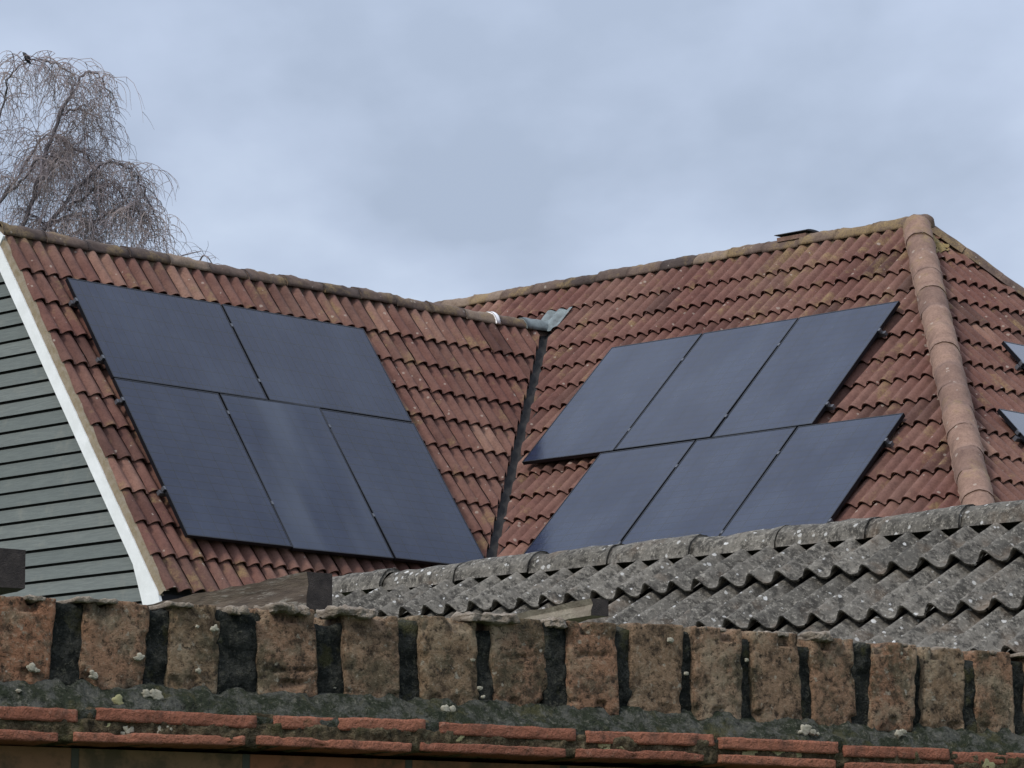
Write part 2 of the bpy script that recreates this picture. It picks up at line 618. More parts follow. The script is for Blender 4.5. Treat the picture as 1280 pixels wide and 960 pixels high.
def cap_run(mb, A, B, nrm, r, seglen, rnd, sag=0.0, nseg=10, amp=.006, arc=math.pi, drop=0.0, gap=.004, flare=.012, sub=3):
    """half-round ridge / hip tiles laid end to end from A to B"""
    A, B = V(A), V(B)
    ax = (B - A); L = ax.length; ax.normalize()
    n = int(round(L / seglen)); sl = L / n
    side = ax.cross(nrm).normalized(); up = side.cross(ax).normalized()
    if up.dot(nrm) < 0: up = -up
    for i in range(n):
        s0 = i * sl; s1 = s0 + sl - gap
        val = min(1, max(0, rnd.gauss(.5, .27)))
        dz = rnd.uniform(-.007, .007); dz2 = dz + rnd.uniform(-.006, .006); dy = rnd.uniform(-.005, .005)
        rings = []
        for j in range(sub + 1):
            f = j / sub
            c = A + ax * (s0 + (s1 - s0) * f) + up * (dz * (1 - f) + dz2 * f - drop) + side * dy
            rr = r + flare * (1 - f)
            ring = []; ring2 = []
            for k in range(nseg + 1):
                w = (math.pi - arc) / 2 + arc * k / nseg
                q = c + side * (rr * math.cos(w)) + up * (rr * math.sin(w))
                d = (q - c).normalized()
                q = q + d * (amp * noise.noise(q * 9) + amp * .7 * noise.noise(q * 31))
                ring.append(q); ring2.append(q - d * .016)
            rings.append((ring, ring2))
        m = nseg + 1
        vs = []
        for a, b in rings: vs += a + b
        fs = []
        for j in range(sub):
            p0 = j * 2 * m; p1 = (j + 1) * 2 * m
            for k in range(nseg):
                fs.append((p0 + k, p0 + k + 1, p1 + k + 1, p1 + k))
                fs.append((p0 + m + k + 1, p0 + m + k, p1 + m + k, p1 + m + k + 1))
            for k in (0, nseg):
                fs.append((p0 + k, p1 + k, p1 + m + k, p0 + m + k))
        for e in (0, sub):
            p0 = e * 2 * m
            for k in range(nseg):
                fs.append((p0 + k, p0 + k + 1, p0 + m + k + 1, p0 + m + k))
        mb.add(vs, fs, val)


def mortar_run(A, B, side, w0, z0, h, seg=.06, amp=.012):
    """rough bedding ribbon under a cap run, on one side"""
    A, B = V(A), V(B); ax = B - A; L = ax.length; n = max(2, int(L / seg)); mb = MB()
    rows = []
    for i in range(n + 1):
        c = A + ax * (i / n)
        a = c + V(side) * (w0 + amp * noise.noise(c * 11)) + V((0, 0, z0 + amp * noise.noise(c * 17)))
        rows.append((a, a + V((0, 0, h)), a + V((0, 0, h)) - V(side) * .06))
    vs = [q for r in rows for q in r]
    fs = []
    for i in range(n):
        for k in range(2):
            fs.append((i * 3 + k, (i + 1) * 3 + k, (i + 1) * 3 + k + 1, i * 3 + k + 1))
    mb.add(vs, fs, .3)
    return mb


# ------------------------------------------------------------------ the house
house = thing('house', 'house with red tiled roofs meeting in a valley and grey boarded gable', 'house', (0.6, 34.0, 0))
EAVE_V = 3.40
ZEAVE = FL.p(0, EAVE_V, HB).z

# valley geometry
lv = FL.n.cross(FR.n).normalized()
A3 = Matrix((FL.n, FR.n, lv))
mid = FL.p(4, 1, 0)


def meet(hl, hr):
    rhs = V(((FL.o + FL.n * hl).dot(FL.n), (FR.o + FR.n * hr).dot(FR.n), mid.dot(lv)))
    return A3.inverted() @ rhs


VP = meet(HB + .02, HB + .02)
if lv.z < 0: lv = -lv
vdir = V((lv.x, lv.y, 0)).normalized()
vperp = V((vdir.y, -vdir.x, 0))                      # towards the right wing's slope
if vperp.dot(uy) < 0: vperp = -vperp
# junction of the left ridge with the right slope
rl = ridge_pt(FL, 0, VLA)
den = ux.dot(FR.n)
UJ = ((FR.p(0, 0, HB) - rl).dot(FR.n)) / den
J = rl + ux * UJ
# rear valley: mirror of vdir about ux
vdir2 = ux * vdir.dot(ux) - uy * vdir.dot(uy)
vperp2 = V((vdir2.y, -vdir2.x, 0))
if vperp2.dot(uy) > 0: vperp2 = -vperp2              # away from the wedge
GAP = .042

U0L = -.385
roofL = tiles(FL, U0L, U0L + .3 * 23, [-.104 + .35 * k for k in range(0, 11)], HB, 3, first=.10).build('roof', M['clay'], house, True, attr=True)
roofL['label'] = 'steep red tiled roof slope above the boarded gable'
clip(roofL, [(VP - vperp * GAP, -vperp, True), (ridge_pt(FL, 0, VLA) - FL.n * 0, V((uy.x, uy.y, 0)), True)])

U0R = -7.0
roofR = tiles(FR, U0R, U0R + .3 * 46, [.042 + .35 * k for k in range(-3, 11)], HB, 5, first=.10).build('roof', M['clay'], house, True, attr=True)
roofR['label'] = 'red tiled roof slope right of the valley'
# hip plane (vertical through the hip line)
hipA = FR.p(2.866, -1.422, -.05); hipB = FR.p(5.8735, 2.9667, -.05)
hl = (hipB - hipA).normalized()
hperp = V((hl.x, hl.y, 0)).normalized(); hperp = V((hperp.y, -hperp.x, 0))
if hperp.dot(ux) > 0: hperp = -hperp                  # towards roof R (its interior)
if hperp.dot(FR.p(0, 0, 0) - hipA) < 0: hperp = -hperp


def in_wedge(P):
    f = (P - VP).dot(vperp) - GAP
    r = (P - J).dot(vperp2) - GAP
    return f < 0 and r < 0


clip(roofR, [(VP + vperp * GAP, vperp, False), (J + vperp2 * GAP, vperp2, False), (hipA, hperp, True),
             (ridge_pt(FR, 0, VRA), -ux, True)], drop=in_wedge)

FH2v = [.215 + .345 * k for k in range(0, 15)]
roofH = tiles(FH, -5.1, 5.1, FH2v, -.085, 8, gauge=.345).build('roof', M['clay'], house, True, attr=True)
roofH['label'] = 'red tiled hip end slope at the far right'
h2 = V((hl.x, hl.y, 0)); h2 = h2 - ux * (2 * h2.dot(ux)); h2.normalize()
h2p = V((h2.y, -h2.x, 0))
if h2p.dot(uy) < 0: h2p = -h2p
apex = ridge_pt(FR, APEX_U, VRA)
clip(roofH, [(hipA, -hperp, True), (apex, h2p, True)])

# felt under the tiles
W = MB()
uJL = FL.uv(VP + lv * ((ZEAVE - VP.z) / lv.z))[0]
UV_TOP = FL.uv(J)[0]
W.add([FL.p(U0L + .01, VLA, HB - .035), FL.p(U0L + .01, EAVE_V - .02, HB - .035), FL.p(uJL, EAVE_V - .02, HB - .035), FL.p(UV_TOP, VLA, HB - .035)], [(0, 1, 2, 3)])
W.build('underlay', M['felt'], roofL)
EV_R = VRA + (ridge_pt(FR, 0, VRA).z - ZEAVE) / math.sin(PR)
HU_E = FR.uv(hipA + hl * ((ZEAVE - hipA.z) / hl.z))[0]
W = MB()
vE = FR.uv(VP + lv * ((ZEAVE - VP.z) / lv.z))
W.add([FR.p(-7, VRA, HB - .035), FR.p(APEX_U, VRA, HB - .035), FR.p(HU_E, EV_R, HB - .035), FR.p(vE[0], EV_R, HB - .035), FR.p(FR.uv(J)[0], FR.uv(J)[1], HB - .035), FR.p(-7, FR.uv(J)[1], HB - .035)], [(0, 5, 4, 3, 2, 1)])
W.build('underlay', M['felt'], roofR)
hE = (apex.z - ZEAVE) / math.sin(PH)
halfH = (hipB - hipA).dot(-ux) / (hipA.z - hipB.z) * (apex.z - ZEAVE)
W = MB()
ap_h = FH.uv(apex)
W.add([apex - FH.n * .04, apex - FH.n * .04 + FH.d * hE - ux * halfH, apex - FH.n * .04 + FH.d * hE + ux * halfH], [(0, 1, 2)])
W.build('underlay', M['felt'], roofH)

# rear slopes (never seen from the garden side, kept plain)
W = MB()
dLr = V((-uy.x, -uy.y, 0)) * math.cos(PL) + dn * math.sin(PL)
rA = ridge_pt(FL, U0L, VLA); rB = J
lenL = EAVE_V - VLA
W.add([rA, rB, ridge_pt(FL, uJL, VLA) + dLr * lenL, rA + dLr * lenL], [(0, 1, 2, 3)], .4)
dRr = ux * math.cos(PR) + dn * math.sin(PR)
rA = ridge_pt(FR, -7, VRA); lenR = EV_R - VRA
W.add([rA, apex, apex + dRr * lenR + uy * (HU_E - APEX_U), rA + dRr * lenR], [(0, 1, 2, 3)], .4)
rr = W.build('roof', M['clay'], house, attr=True); rr['label'] = 'plain rear roof slopes'

# ridge and hip caps
rnd = random.Random(11)
C = MB()
cl = ridge_pt(FL, U0L - .02, VLA) + V((0, 0, -.075))
cap_run(C, cl, J + V((0, 0, -.075)) - ux * .32, V((0, 0, 1)), .115, .45, rnd, amp=.017, flare=.006, sub=10, nseg=14)
C.build('ridge_cap', M['clay_ridge'], roofL, True, attr=True)
mortar_run(cl, J + V((0, 0, -.075)), uy, .085, -.06, .07).build('bedding', M['clay_ridge'], roofL, True, attr=True)
C = MB()
cr0 = ridge_pt(FR, -7, VRA) + V((0, 0, -.045))
cap_run(C, cr0, apex + V((0, 0, -.045)) - uy * .05, V((0, 0, 1)), .115, .45, rnd, amp=.015, flare=.006, sub=10, nseg=14)
C.build('ridge_cap', M['clay_ridge'], roofR, True, attr=True)
mortar_run(cr0, apex + V((0, 0, -.045)), -ux, .085, -.06, .075).build('bedding', M['clay_ridge'], roofR, True, attr=True)
C = MB()
hipn = (FR.n + FH.n).normalized()
hs = apex - hl * .02
hip_end = hipB + hl * 1.2
hn_off = FR.n * 0
C2a = hipA + hl * ((apex.z - hipA.z) / hl.z)
cap_run(C, hip_end, C2a + hl * .10, hipn, .13, .39, rnd, amp=.010, drop=.045, flare=.002, arc=math.pi * 1.1, gap=.0, sub=6, nseg=14)
C.build('hip_cap', M['clay_hip'], roofH, True, attr=True)
C = MB()
h23 = V((h2.x, h2.y, 0)).normalized() * math.hypot(hl.x, hl.y) + V((0, 0, hl.z))
cap_run(C, apex + h23 * 6.0, apex + h23 * .05, (FH.n + V((ux.x, ux.y, .6))).normalized(), .10, .42, rnd, amp=.008, drop=.045, flare=.003, gap=.0, sub=4)
C.build('hip_cap', M['clay_ridge'], roofH, True, attr=True)
# round cap where ridge and hips meet
vs, fs = rough_box(-.13, .13, -.13, .13, -.10, .10, 8, 8, 8, .09, .012, 8, 3)
capj = obj('apex_cap', [v + apex + V((0, 0, -.03)) for v in vs], fs, M['clay_ridge'], roofH, True, {'rnd': [.6] * len(vs)})
# mossy clump beside the hip top
moss = MB()
def crust(F, u0, u1, v0, v1, hb, hadd, uo, seed, thr):
    nu, nv = 40, 40
    P = {}; vs = []; fs = []
    def keep(u, v):
        e = 1 - max(abs(2 * (u - u0) / (u1 - u0) - 1), abs(2 * (v - v0) / (v1 - v0) - 1))
        return noise.fractal(V((u * 9 + seed, v * 9, seed)), 1, 2, 4) + e * 1.3 > thr
    def vt(i, j):
        if (i, j) not in P:
            u = u0 + (u1 - u0) * i / nu; v = v0 + (v1 - v0) * j / nv
            P[(i, j)] = len(vs)
            vs.append(F.p(u, v, hb + hadd + prof((u - uo) / PER) + .012 * noise.noise(V((u * 40, v * 40, seed)))))
        return P[(i, j)]
    for i in range(nu):
        for j in range(nv):
            if keep(u0 + (u1 - u0) * (i + .5) / nu, v0 + (v1 - v0) * (j + .5) / nv):
                fs.append((vt(i, j), vt(i, j + 1), vt(i + 1, j + 1), vt(i + 1, j)))
    return vs, fs
moss.add(*crust(FH, -.16, .20, .12, .52, -.085, .036, -5.1, 2.0, .55))
M['moss_y'] = simple('orange_lichen_moss', (.30, .21, .085), 1.0, 25, .4, .7, alt=(.20, .16, .085))
moss.build('moss', M['moss_y'], roofH, True)

# raised ridge vent on the right ridge
Vn = MB()
c0 = ridge_pt(FR, 1.14, VRA) + V((0, 0, .034))
Vn.box(c0 - ux * .09, uy * .36, ux * .18, V((0, 0, .04)))
c1 = c0 + V((0, 0, .04)) - ux * .11 - uy * .02
b = MB()
for i in range(9):
    w0 = math.pi * i / 8
    for s_ in (0, .40):
        b.v.append(c1 + ux * .11 - ux * (.11 * math.cos(w0)) + V((0, 0, .022 + .02 * math.sin(w0))) + uy * s_)
for i in range(8):
    b.f.append((2 * i, 2 * i + 2, 2 * i + 3, 2 * i + 1))
b.f.append(tuple(2 * i for i in range(9))); b.f.append(tuple(2 * i + 1 for i in reversed(range(9))))
b.f.append((0, 1, 17, 16)); b.a = [0] * 18
vent = Vn.build('ridge_vent', M['clay_hip'], roofR, attr=True)
b2 = b
b2.build('ridge_vent', M['dark_cap'], roofR)['label'] = 'dark cover slab of the raised ridge vent'

# white band round the left ridge
C = MB()
bu = 5.56
cap_run(C, ridge_pt(FL, bu, VLA) + V((0, 0, -.075)), ridge_pt(FL, bu + .05, VLA) + V((0, 0, -.075)), V((0, 0, 1)), .136, .05, rnd, amp=0, flare=0, gap=0)
C.build('ridge_band', M['white_band'], roofL, True)

# valley gutter: a lead lined trough
G = MB()
lp = []
n = 60
z0, z1 = ZEAVE - .1, J.z - .02
for i in range(n + 1):
    P = VP + lv * ((z0 + (z1 - z0) * i / n - VP.z) / lv.z)
    j = .006 * noise.noise(P * 6)
    a = P - vperp * .10; a.z = P.z + .06 + j
    bb = P + vperp * .10; bb.z = P.z + .06 - j
    c = V(P); c.z += -.012
    e1 = P - vperp * (.038 + j); e1.z = P.z + .022
    e2 = P + vperp * (.038 + j); e2.z = P.z + .022
    lp += [a, e1, c, e2, bb]
for i in range(n):
    for k in range(4):
        G.f.append((i * 5 + k, i * 5 + k + 1, (i + 1) * 5 + k + 1, (i + 1) * 5 + k))
G.v = lp; G.a = [0] * len(lp)
gut = G.build('valley_gutter', M['lead'], house, True)
# dark lead piece at the top of the valley and pale saddle over the right slope
S = MB()


def drape(F, poly_uv, hb, hadd, nu=26, nv=12, u0=0.0):
    """sheet dressed over the tile rolls; poly_uv: 4 corners (tl,tr,br,bl)"""
    tl, tr, br, bl = [V((*q, 0)) for q in poly_uv]
    vs = []; fs = []
    for j in range(nv + 1):
        for i in range(nu + 1):
            a = tl.lerp(tr, i / nu); c = bl.lerp(br, i / nu); q = a.lerp(c, j / nv)
            vs.append(F.p(q.x, q.y, hb + hadd + .5 * prof((q.x - u0) / PER) + .008 * noise.noise(V((q.x * 5, q.y * 5, 0)))))
    for j in range(nv):
        for i in range(nu):
            fs.append((j * (nu + 1) + i, (j + 1) * (nu + 1) + i, (j + 1) * (nu + 1) + i + 1, j * (nu + 1) + i + 1))
    return vs, fs


S.add(*drape(FR, [(-1.60, -.98), (-1.22, -.975), (-1.22, -.66), (-1.48, -.58)], HB, .058, u0=U0R))
C = MB()
cap_run(C, J + V((0, 0, -.07)) - ux * .42, J + V((0, 0, -.06)) + ux * .10, V((0, 0, 1)), .125, .6, rnd, amp=.012, flare=.0, sub=8)
S.add(C.v, C.f)
S.build('lead_saddle', M['lead_pale'], gut, True)

# verge: mortar bed, white bargeboard with its boxed foot
Bd = MB()
n = 70
vs = []
for i in range(n + 1):
    v = VLA + (EAVE_V + .01 - VLA) * i / n
    P = FL.p(0, v, 0)
    j = .006 * noise.noise(P * 14); j2 = .008 * noise.noise(P * 9 + V((5, 0, 0)))
    vs += [FL.p(U0L + .03, v, HB + .030 + j2), FL.p(U0L - .018 + j, v, HB + .022 + j2), FL.p(U0L - .022 + j, v, HB - .035), FL.p(U0L + .02, v, HB - .035)]
fs = []
for i in range(n):
    for k in range(3):
        fs.append((i * 4 + k, (i + 1) * 4 + k, (i + 1) * 4 + k + 1, i * 4 + k + 1))
Bd.add(vs, fs)
Bd.build('verge_mortar', M['verge'], house, False)
Bg = MB()
Bg.box(FL.p(U0L - .034, VLA, HB - .152), FL.d * (EAVE_V - .10 - VLA), FL.u * .022, FL.n * .115)
# foot: widens to a boxed end
q = lambda v, h, du: FL.p(U0L - .036 + du, v, h)
foot = [(EAVE_V - .34, HB - .037), (EAVE_V - .02, HB - .032), (EAVE_V + .08, HB - .06)]
P0, P1, P2 = (q(v, h, 0) for v, h in foot)
P3 = P2 + V((0, 0, -.13)) ; P4 = FL.p(U0L - .036, EAVE_V + .02, HB - .25); P5 = q(EAVE_V - .40, HB - .153, 0)
poly = [P0, P1, P2, P3, P4, P5]
Bg.add(poly + [p_ + FL.u * .03 for p_ in poly], [tuple(reversed(range(6))), tuple(range(6, 12))] + [(i, (i + 1) % 6, 6 + (i + 1) % 6, 6 + i) for i in range(6)])
barge = Bg.build('bargeboard', M['white_paint'], house)
Bg = MB()
dLr_n = V((-FL.n.x, -FL.n.y, 0)); dLr_n = V((0, 0, 1)) * math.cos(PL) - V((uy.x, uy.y, 0)) * math.sin(PL)
Bg.box(ridge_pt(FL, U0L - .034, VLA) - dLr_n * .152, dLr * lenL, FL.u * .022, dLr_n * .115)
Bg.build('bargeboard', M['white_paint'], house)
# gutter-less eaves: fascia under the tile ends
Fa = MB()
Fa.box(FL.p(U0L + .02, EAVE_V - .06, HB - .06), FL.u * (uJL + .1 - U0L), V((0, 0, -.2)), uy * .02)
Fa.build('fascia', M['black_frame'], house)

# cladding on the gable: lapped boards, clipped by the roof slopes
gx = U0L + .055
gp = lambda s, z: V((*(ridge_pt(FL, gx, VLA) + uy * s).xy, z))       # s>0 towards the front eaves
wz = ridge_pt(FL, 0, VLA).z
run = lenL * math.cos(PL)
Cb = MB()
pitch = .131
zb = .3
i = 0
while zb < wz:
    zt = zb + pitch + .02
    val = random.random()
    jit = random.uniform(-.002, .002)
    half = run + .3
    o_b = gp(-half, zb); o_t = gp(-half, zt)
    f = -ux
    o_b = o_b + V((0, 0, .022 + jit)); o_t = o_t - V((0, 0, .018))
    p = [o_b + f * (.036 + jit), o_b + V((0, 0, .012)) + f * .004, o_t + f * .004, o_t + f * .020]
    # bevelled board: thick at the foot, thin on top
    L_ = uy * (2 * half)
    vs = p + [q_ + L_ for q_ in p]
    Cb.add(vs, [(0, 1, 5, 4), (1, 2, 6, 5), (2, 3, 7, 6), (3, 0, 4, 7), (0, 3, 2, 1), (4, 5, 6, 7)], val)
    zb += pitch
clad = Cb.build('cladding', M['board'], house, attr=True)
dLrn = (-uy * math.sin(PL) + V((0, 0, 1)) * math.cos(PL))
clip(clad, [(FL.p(0, 0, HB - .06), -FL.n, True), (ridge_pt(FL, 0, VLA) - dLrn * .1, -dLrn, True), (gp(run - .12, 0), -uy, True), (gp(-run + .12, 0), uy, True)])
bk = MB()
bk.add([gp(-run + .13, .2) + ux * .0, gp(run - .13, .2), gp(run - .13, ZEAVE - .1), gp(0, wz - .12), gp(-run + .13, ZEAVE - .1)], [(0, 4, 3, 2, 1)])
bk.build('shade_backing', M['felt'], clad)  # black sheet added so the board gaps read as shadow lines
# walls
Wl = MB()
zc = ZEAVE - .12
a = gp(run - .14, 0); c = gp(-run + .14, 0)
Lw = ux * (UJ + .6)
Wl.box(a + ux * .004, Lw, c - a, V((0, 0, zc)))
Wl.add([a + ux * .004 + V((0, 0, zc)), c + ux * .004 + V((0, 0, zc)), ridge_pt(FL, gx + .004, VLA) - V((0, 0, .2))], [(0, 1, 2)])
rr0 = V((*ridge_pt(FR, -6.7, VRA).xy, 0)); runR = lenR * math.cos(PR) - .25
Lr = (HU_E + 6.4)
Wl.box(rr0 - ux * runR, uy * Lr, ux * (2 * runR), V((0, 0, zc - .01)))
gz = ridge_pt(FR, 0, VRA).z - .15
Wl.add([rr0 - ux * runR + V((0, 0, zc - .01)), rr0 + ux * runR + V((0, 0, zc - .01)), rr0 + V((0, 0, gz))], [(0, 1, 2)])
Wl.build('wall', M['render'], house)

# ------------------------------------------------------------------ solar panels
PA, PB, PG = 1.722, 1.147, .02
PGL = 'black solar panels on the tiled roofs'


def panel(F, u, v, w, h, label, top=0.0, clamps=(), tilt=(0, 0), glass='glass'):
    """w along u, h along v; top face at height `top` over F; clamps: list of (du,dv) positions"""
    Lp = thing('solar_panel', label, 'solar panel', F.p(u + w / 2, v + h / 2, top - .035), PGL)
    tu, tv = tilt
    hh = lambda a, b: top + tu * (a - w / 2) + tv * (b - h / 2)
    P = lambda a, b, c: F.p(u + a, v + b, c + hh(a, b))
    fr = MB()
    rim = .011
    for (a0, a1, b0, b1) in ((0, w, 0, rim), (0, w, h - rim, h), (0, rim, rim + .0002, h - rim - .0002), (w - rim, w, rim + .0002, h - rim - .0002)):
        q = [P(a0, b0, -.035), P(a1, b0, -.035), P(a1, b1, -.035), P(a0, b1, -.035), P(a0, b0, 0), P(a1, b0, 0), P(a1, b1, 0), P(a0, b1, 0)]
        fr.add(q, [(0, 1, 2, 3), (4, 7, 6, 5), (0, 4, 5, 1), (1, 5, 6, 2), (2, 6, 7, 3), (3, 7, 4, 0)])
    fr.build('frame', M['black_frame'], Lp)
    g = obj('glass', [P(rim, rim, -.002), P(w - rim, rim, -.002), P(w - rim, h - rim, -.002), P(rim, h - rim, -.002),
                      P(rim, rim, -.008), P(w - rim, rim, -.008), P(w - rim, h - rim, -.008), P(rim, h - rim, -.008)],
            [(0, 3, 2, 1), (4, 5, 6, 7)], M[glass], Lp)
    uvl = g.data.uv_layers.new(name='UVMap')
    dims = {0: (0, 0), 1: (w, 0), 2: (w, h), 3: (0, h)}
    for lp_ in g.data.loops:
        x, y = dims[lp_.vertex_index % 4]
        if w > h: x, y = y, x
        uvl.data[lp_.index].uv = (x, y)
    for (a, b_) in clamps:
        c = MB()
        c.box(P(a - .011, b_ - .018, -.03), F.u * .022, F.d * .036, F.n * .034)
        c.build('clamp', M['clamp'], Lp)
    return Lp


def rail(F, u0, u1, v, label, top=0.0, foot=(), tile_h=HB):
    Lp = thing('mounting_rail', label, 'mounting rail', F.p((u0 + u1) / 2, v, top - .075), 'rails under the solar panels')
    m = MB()
    m.box(F.p(u0, v - .018, top - .0735), F.u * (u1 - u0), F.d * .036, F.n * .037)
    m.build('rail', M['rail'], Lp)
    for x in foot:
        f = MB()
        f.box(F.p(x - .02, v - .10, tile_h + top + .026), F.u * .04, F.d * .12, F.n * .006)
        f.box(F.p(x - .02, v - .015, tile_h + top + .033), F.u * .04, F.d * .008, F.n * (-.074 - tile_h - .033))
        f.build('roof_hook', M['clamp'], Lp)
    return Lp


W3 = PB
lc = PA + PG / 2
panel(FL, 0, 0, PA, PB, 'left landscape panel of the upper row on the steep roof above the gable', clamps=[(-.012, .26), (PA + .01, .26), (PA + .01, .92), (-.012, .92)], tilt=(.002, 0))
panel(FL, PA + PG, 0, PA, PB, 'right landscape panel of the upper row on the steep left roof', clamps=[], tilt=(-.003, .002))
v2 = PB + .012
panel(FL, 0, v2, PB, PA, 'lower left portrait panel nearest the white bargeboard', clamps=[(-.012, .24), (-.012, 1.22), (PB + .01, .22), (PB + .01, 1.24)])
panel(FL, PB + PG, v2, PB, PA, 'middle portrait panel of the lower row on the steep left roof', clamps=[(PB + .01, .22), (PB + .01, 1.24)], tilt=(.012, -.010), glass='glass_sheen')
panel(FL, 2 * (PB + PG), v2, PB, PA, 'right portrait panel of the left roof lower row, touching the grey ridge', clamps=[], tilt=(-.002, .003))
for v, lab in ((.26, 'rail under the top part of the left roof upper row'), (.92, 'rail under the lower part of the left roof upper row'),
               (v2 + .23, 'rail under the top part of the left roof lower row'), (v2 + 1.23, 'rail under the lower part of the left roof lower row')):
    rail(FL, -.045, 3.46, v, lab, foot=(.15, 1.2, 2.6))

TR = 1.0057
for i, lab in enumerate(('upper row panel nearest the roof valley on the right roof', 'centre panel of the upper row on the right roof',
                         'upper row panel nearest the round hip tiles on the right roof')):
    cl_ = [(PB + .01, .40), (PB + .01, 1.43)] if i < 2 else [(PB + .012, .42), (PB + .012, 1.45)]
    panel(FR, i * (PB + PG), 0, PB, PA, lab, clamps=cl_, tilt=((-.004, 0), (0, .003), (.003, -.003))[i])
for i, lab in enumerate(('lower row panel nearest the roof valley, on the right roof', 'centre panel of the lower row on the right roof',
                         'lower row panel nearest the round hip tiles, stepped to the right of the row above')):
    cl_ = [(PB + .01, .36), (PB + .01, 1.40)] if i < 2 else [(PB + .012, .36), (PB + .012, 1.40)]
    panel(FR, TR + i * (PB + PG), PA + PG, PB, PA, lab, clamps=cl_, tilt=((.003, 0), (0, -.003), (-.003, .002))[i])
for v, a, lab in ((.41, 0, 'rail under the top part of the right roof upper row'), (1.44, 0, 'rail under the lower part of the right roof upper row'),
                  (PA + PG + .36, TR, 'rail under the top part of the right roof lower row'), (PA + PG + 1.40, TR, 'rail under the lower part of the right roof lower row')):
    rail(FR, a - .03, a + 3 * PB + 2 * PG + .05, v, lab, foot=(a + .2, a + 1.2, a + 2.4, a + 3 * PB - .1))
HT = .05
panel(FH, -.555, 1.945, PA, PB, 'upper panel corner on the hip end slope at the right edge', top=HT, glass='glass_bare', clamps=[(-.012, .3), (-.012, .85)])
panel(FH, -1.67, 1.945 + PB + PG - .045, PA, PB, 'lower panel corner on the hip end slope at the right edge', top=HT, glass='glass_bare', clamps=[(-.012, .3), (-.012, .85)])
rail(FH, -.60, 1.2, 2.25, 'rail under the upper panel of the hip end slope', top=HT, foot=(-.35, .6), tile_h=-.135)
rail(FH, -1.715, .1, 3.40, 'rail under the lower panel of the hip end slope', top=HT, foot=(-1.45, -.4), tile_h=-.135)

# ------------------------------------------------------------------ garage with the grey roof
PGA = R(34.5)
garage = thing('garage', 'low garage roofed with grey lichened concrete tiles behind the brick wall', 'garage', (1.5, 13.4, 0))
G0 = V((1.23278561, 13.4, 1.64684466)) + EYE + V((0, 0, -.028))
FG = Frame(G0, uy, -ux * math.cos(PGA) + dn * math.sin(PGA))


def gprof(x, roll=.036):
    x = x % 1.0
    c = .5 + .5 * math.cos(2 * math.pi * (x - .32))
    return .042 * c ** 1.7 + .003 * math.sin(2 * math.pi * (x - .1))


GP = .134
gs0, gs1 = -2.86, 5.3
gt = tiles(FG, gs0, gs0 + 2 * GP * 30, [.40 + .35 * k for k in range(0, 6)], -.03, 21, seg=13, step=.050, per=GP, thick=.009, profile=gprof).build('roof', M['grey'], garage, True, attr=True)
clip(gt, [(FG.p(0, .105, 0), FG.d, True)])
rnd = random.Random(4)
C = MB()
cap_run(C, FG.p(5.0, 0, 0) + V((0, 0, -.048)), FG.p(gs0 - .01, 0, 0) + V((0, 0, -.048)), V((0, 0, 1)), .083, .43, rnd, amp=.008, nseg=14, flare=.009, sub=10)
C.build('ridge_cap', M['grey'], gt, True, attr=True)
slope = .44 + .35 * 5
W = MB()
W.add([FG.p(gs0 + .02, 0, -.06), FG.p(5.3, 0, -.06), FG.p(5.3, slope - .04, -.06), FG.p(gs0 + .02, slope - .04, -.06)], [(0, 1, 2, 3)])
W.build('underlay', M['felt'], gt)
dG2 = ux * math.cos(PGA) + dn * math.sin(PGA)
W = MB()
W.add([FG.p(gs0, 0, 0), FG.p(5.3, 0, 0), FG.p(5.3, 0, 0) + dG2 * slope, FG.p(gs0, 0, 0) + dG2 * slope], [(0, 1, 2, 3)], .5)
W.build('roof', M['grey'], garage, attr=True)['label'] = 'plain rear roof slope'
W = MB()
gr = slope * math.cos(PGA) - .15
ez = G0.z - slope * math.sin(PGA) - .05
pa = V((*FG.p(gs0 + .08, 0).xy, 0)) - ux * gr
W.box(pa, uy * (gs1 - gs0 - .2), ux * (2 * gr), V((0, 0, ez)))
for s_ in (0, gs1 - gs0 - .2):
    W.add([pa + uy * s_ + V((0, 0, ez)), pa + uy * s_ + ux * 2 * gr + V((0, 0, ez)), V((*(pa + uy * s_ + ux * gr).xy, G0.z - .1))], [(0, 1, 2)])
W.build('wall', M['render'], garage)

# ------------------------------------------------------------------ pergola timbers between wall and garage
ph = R(57)


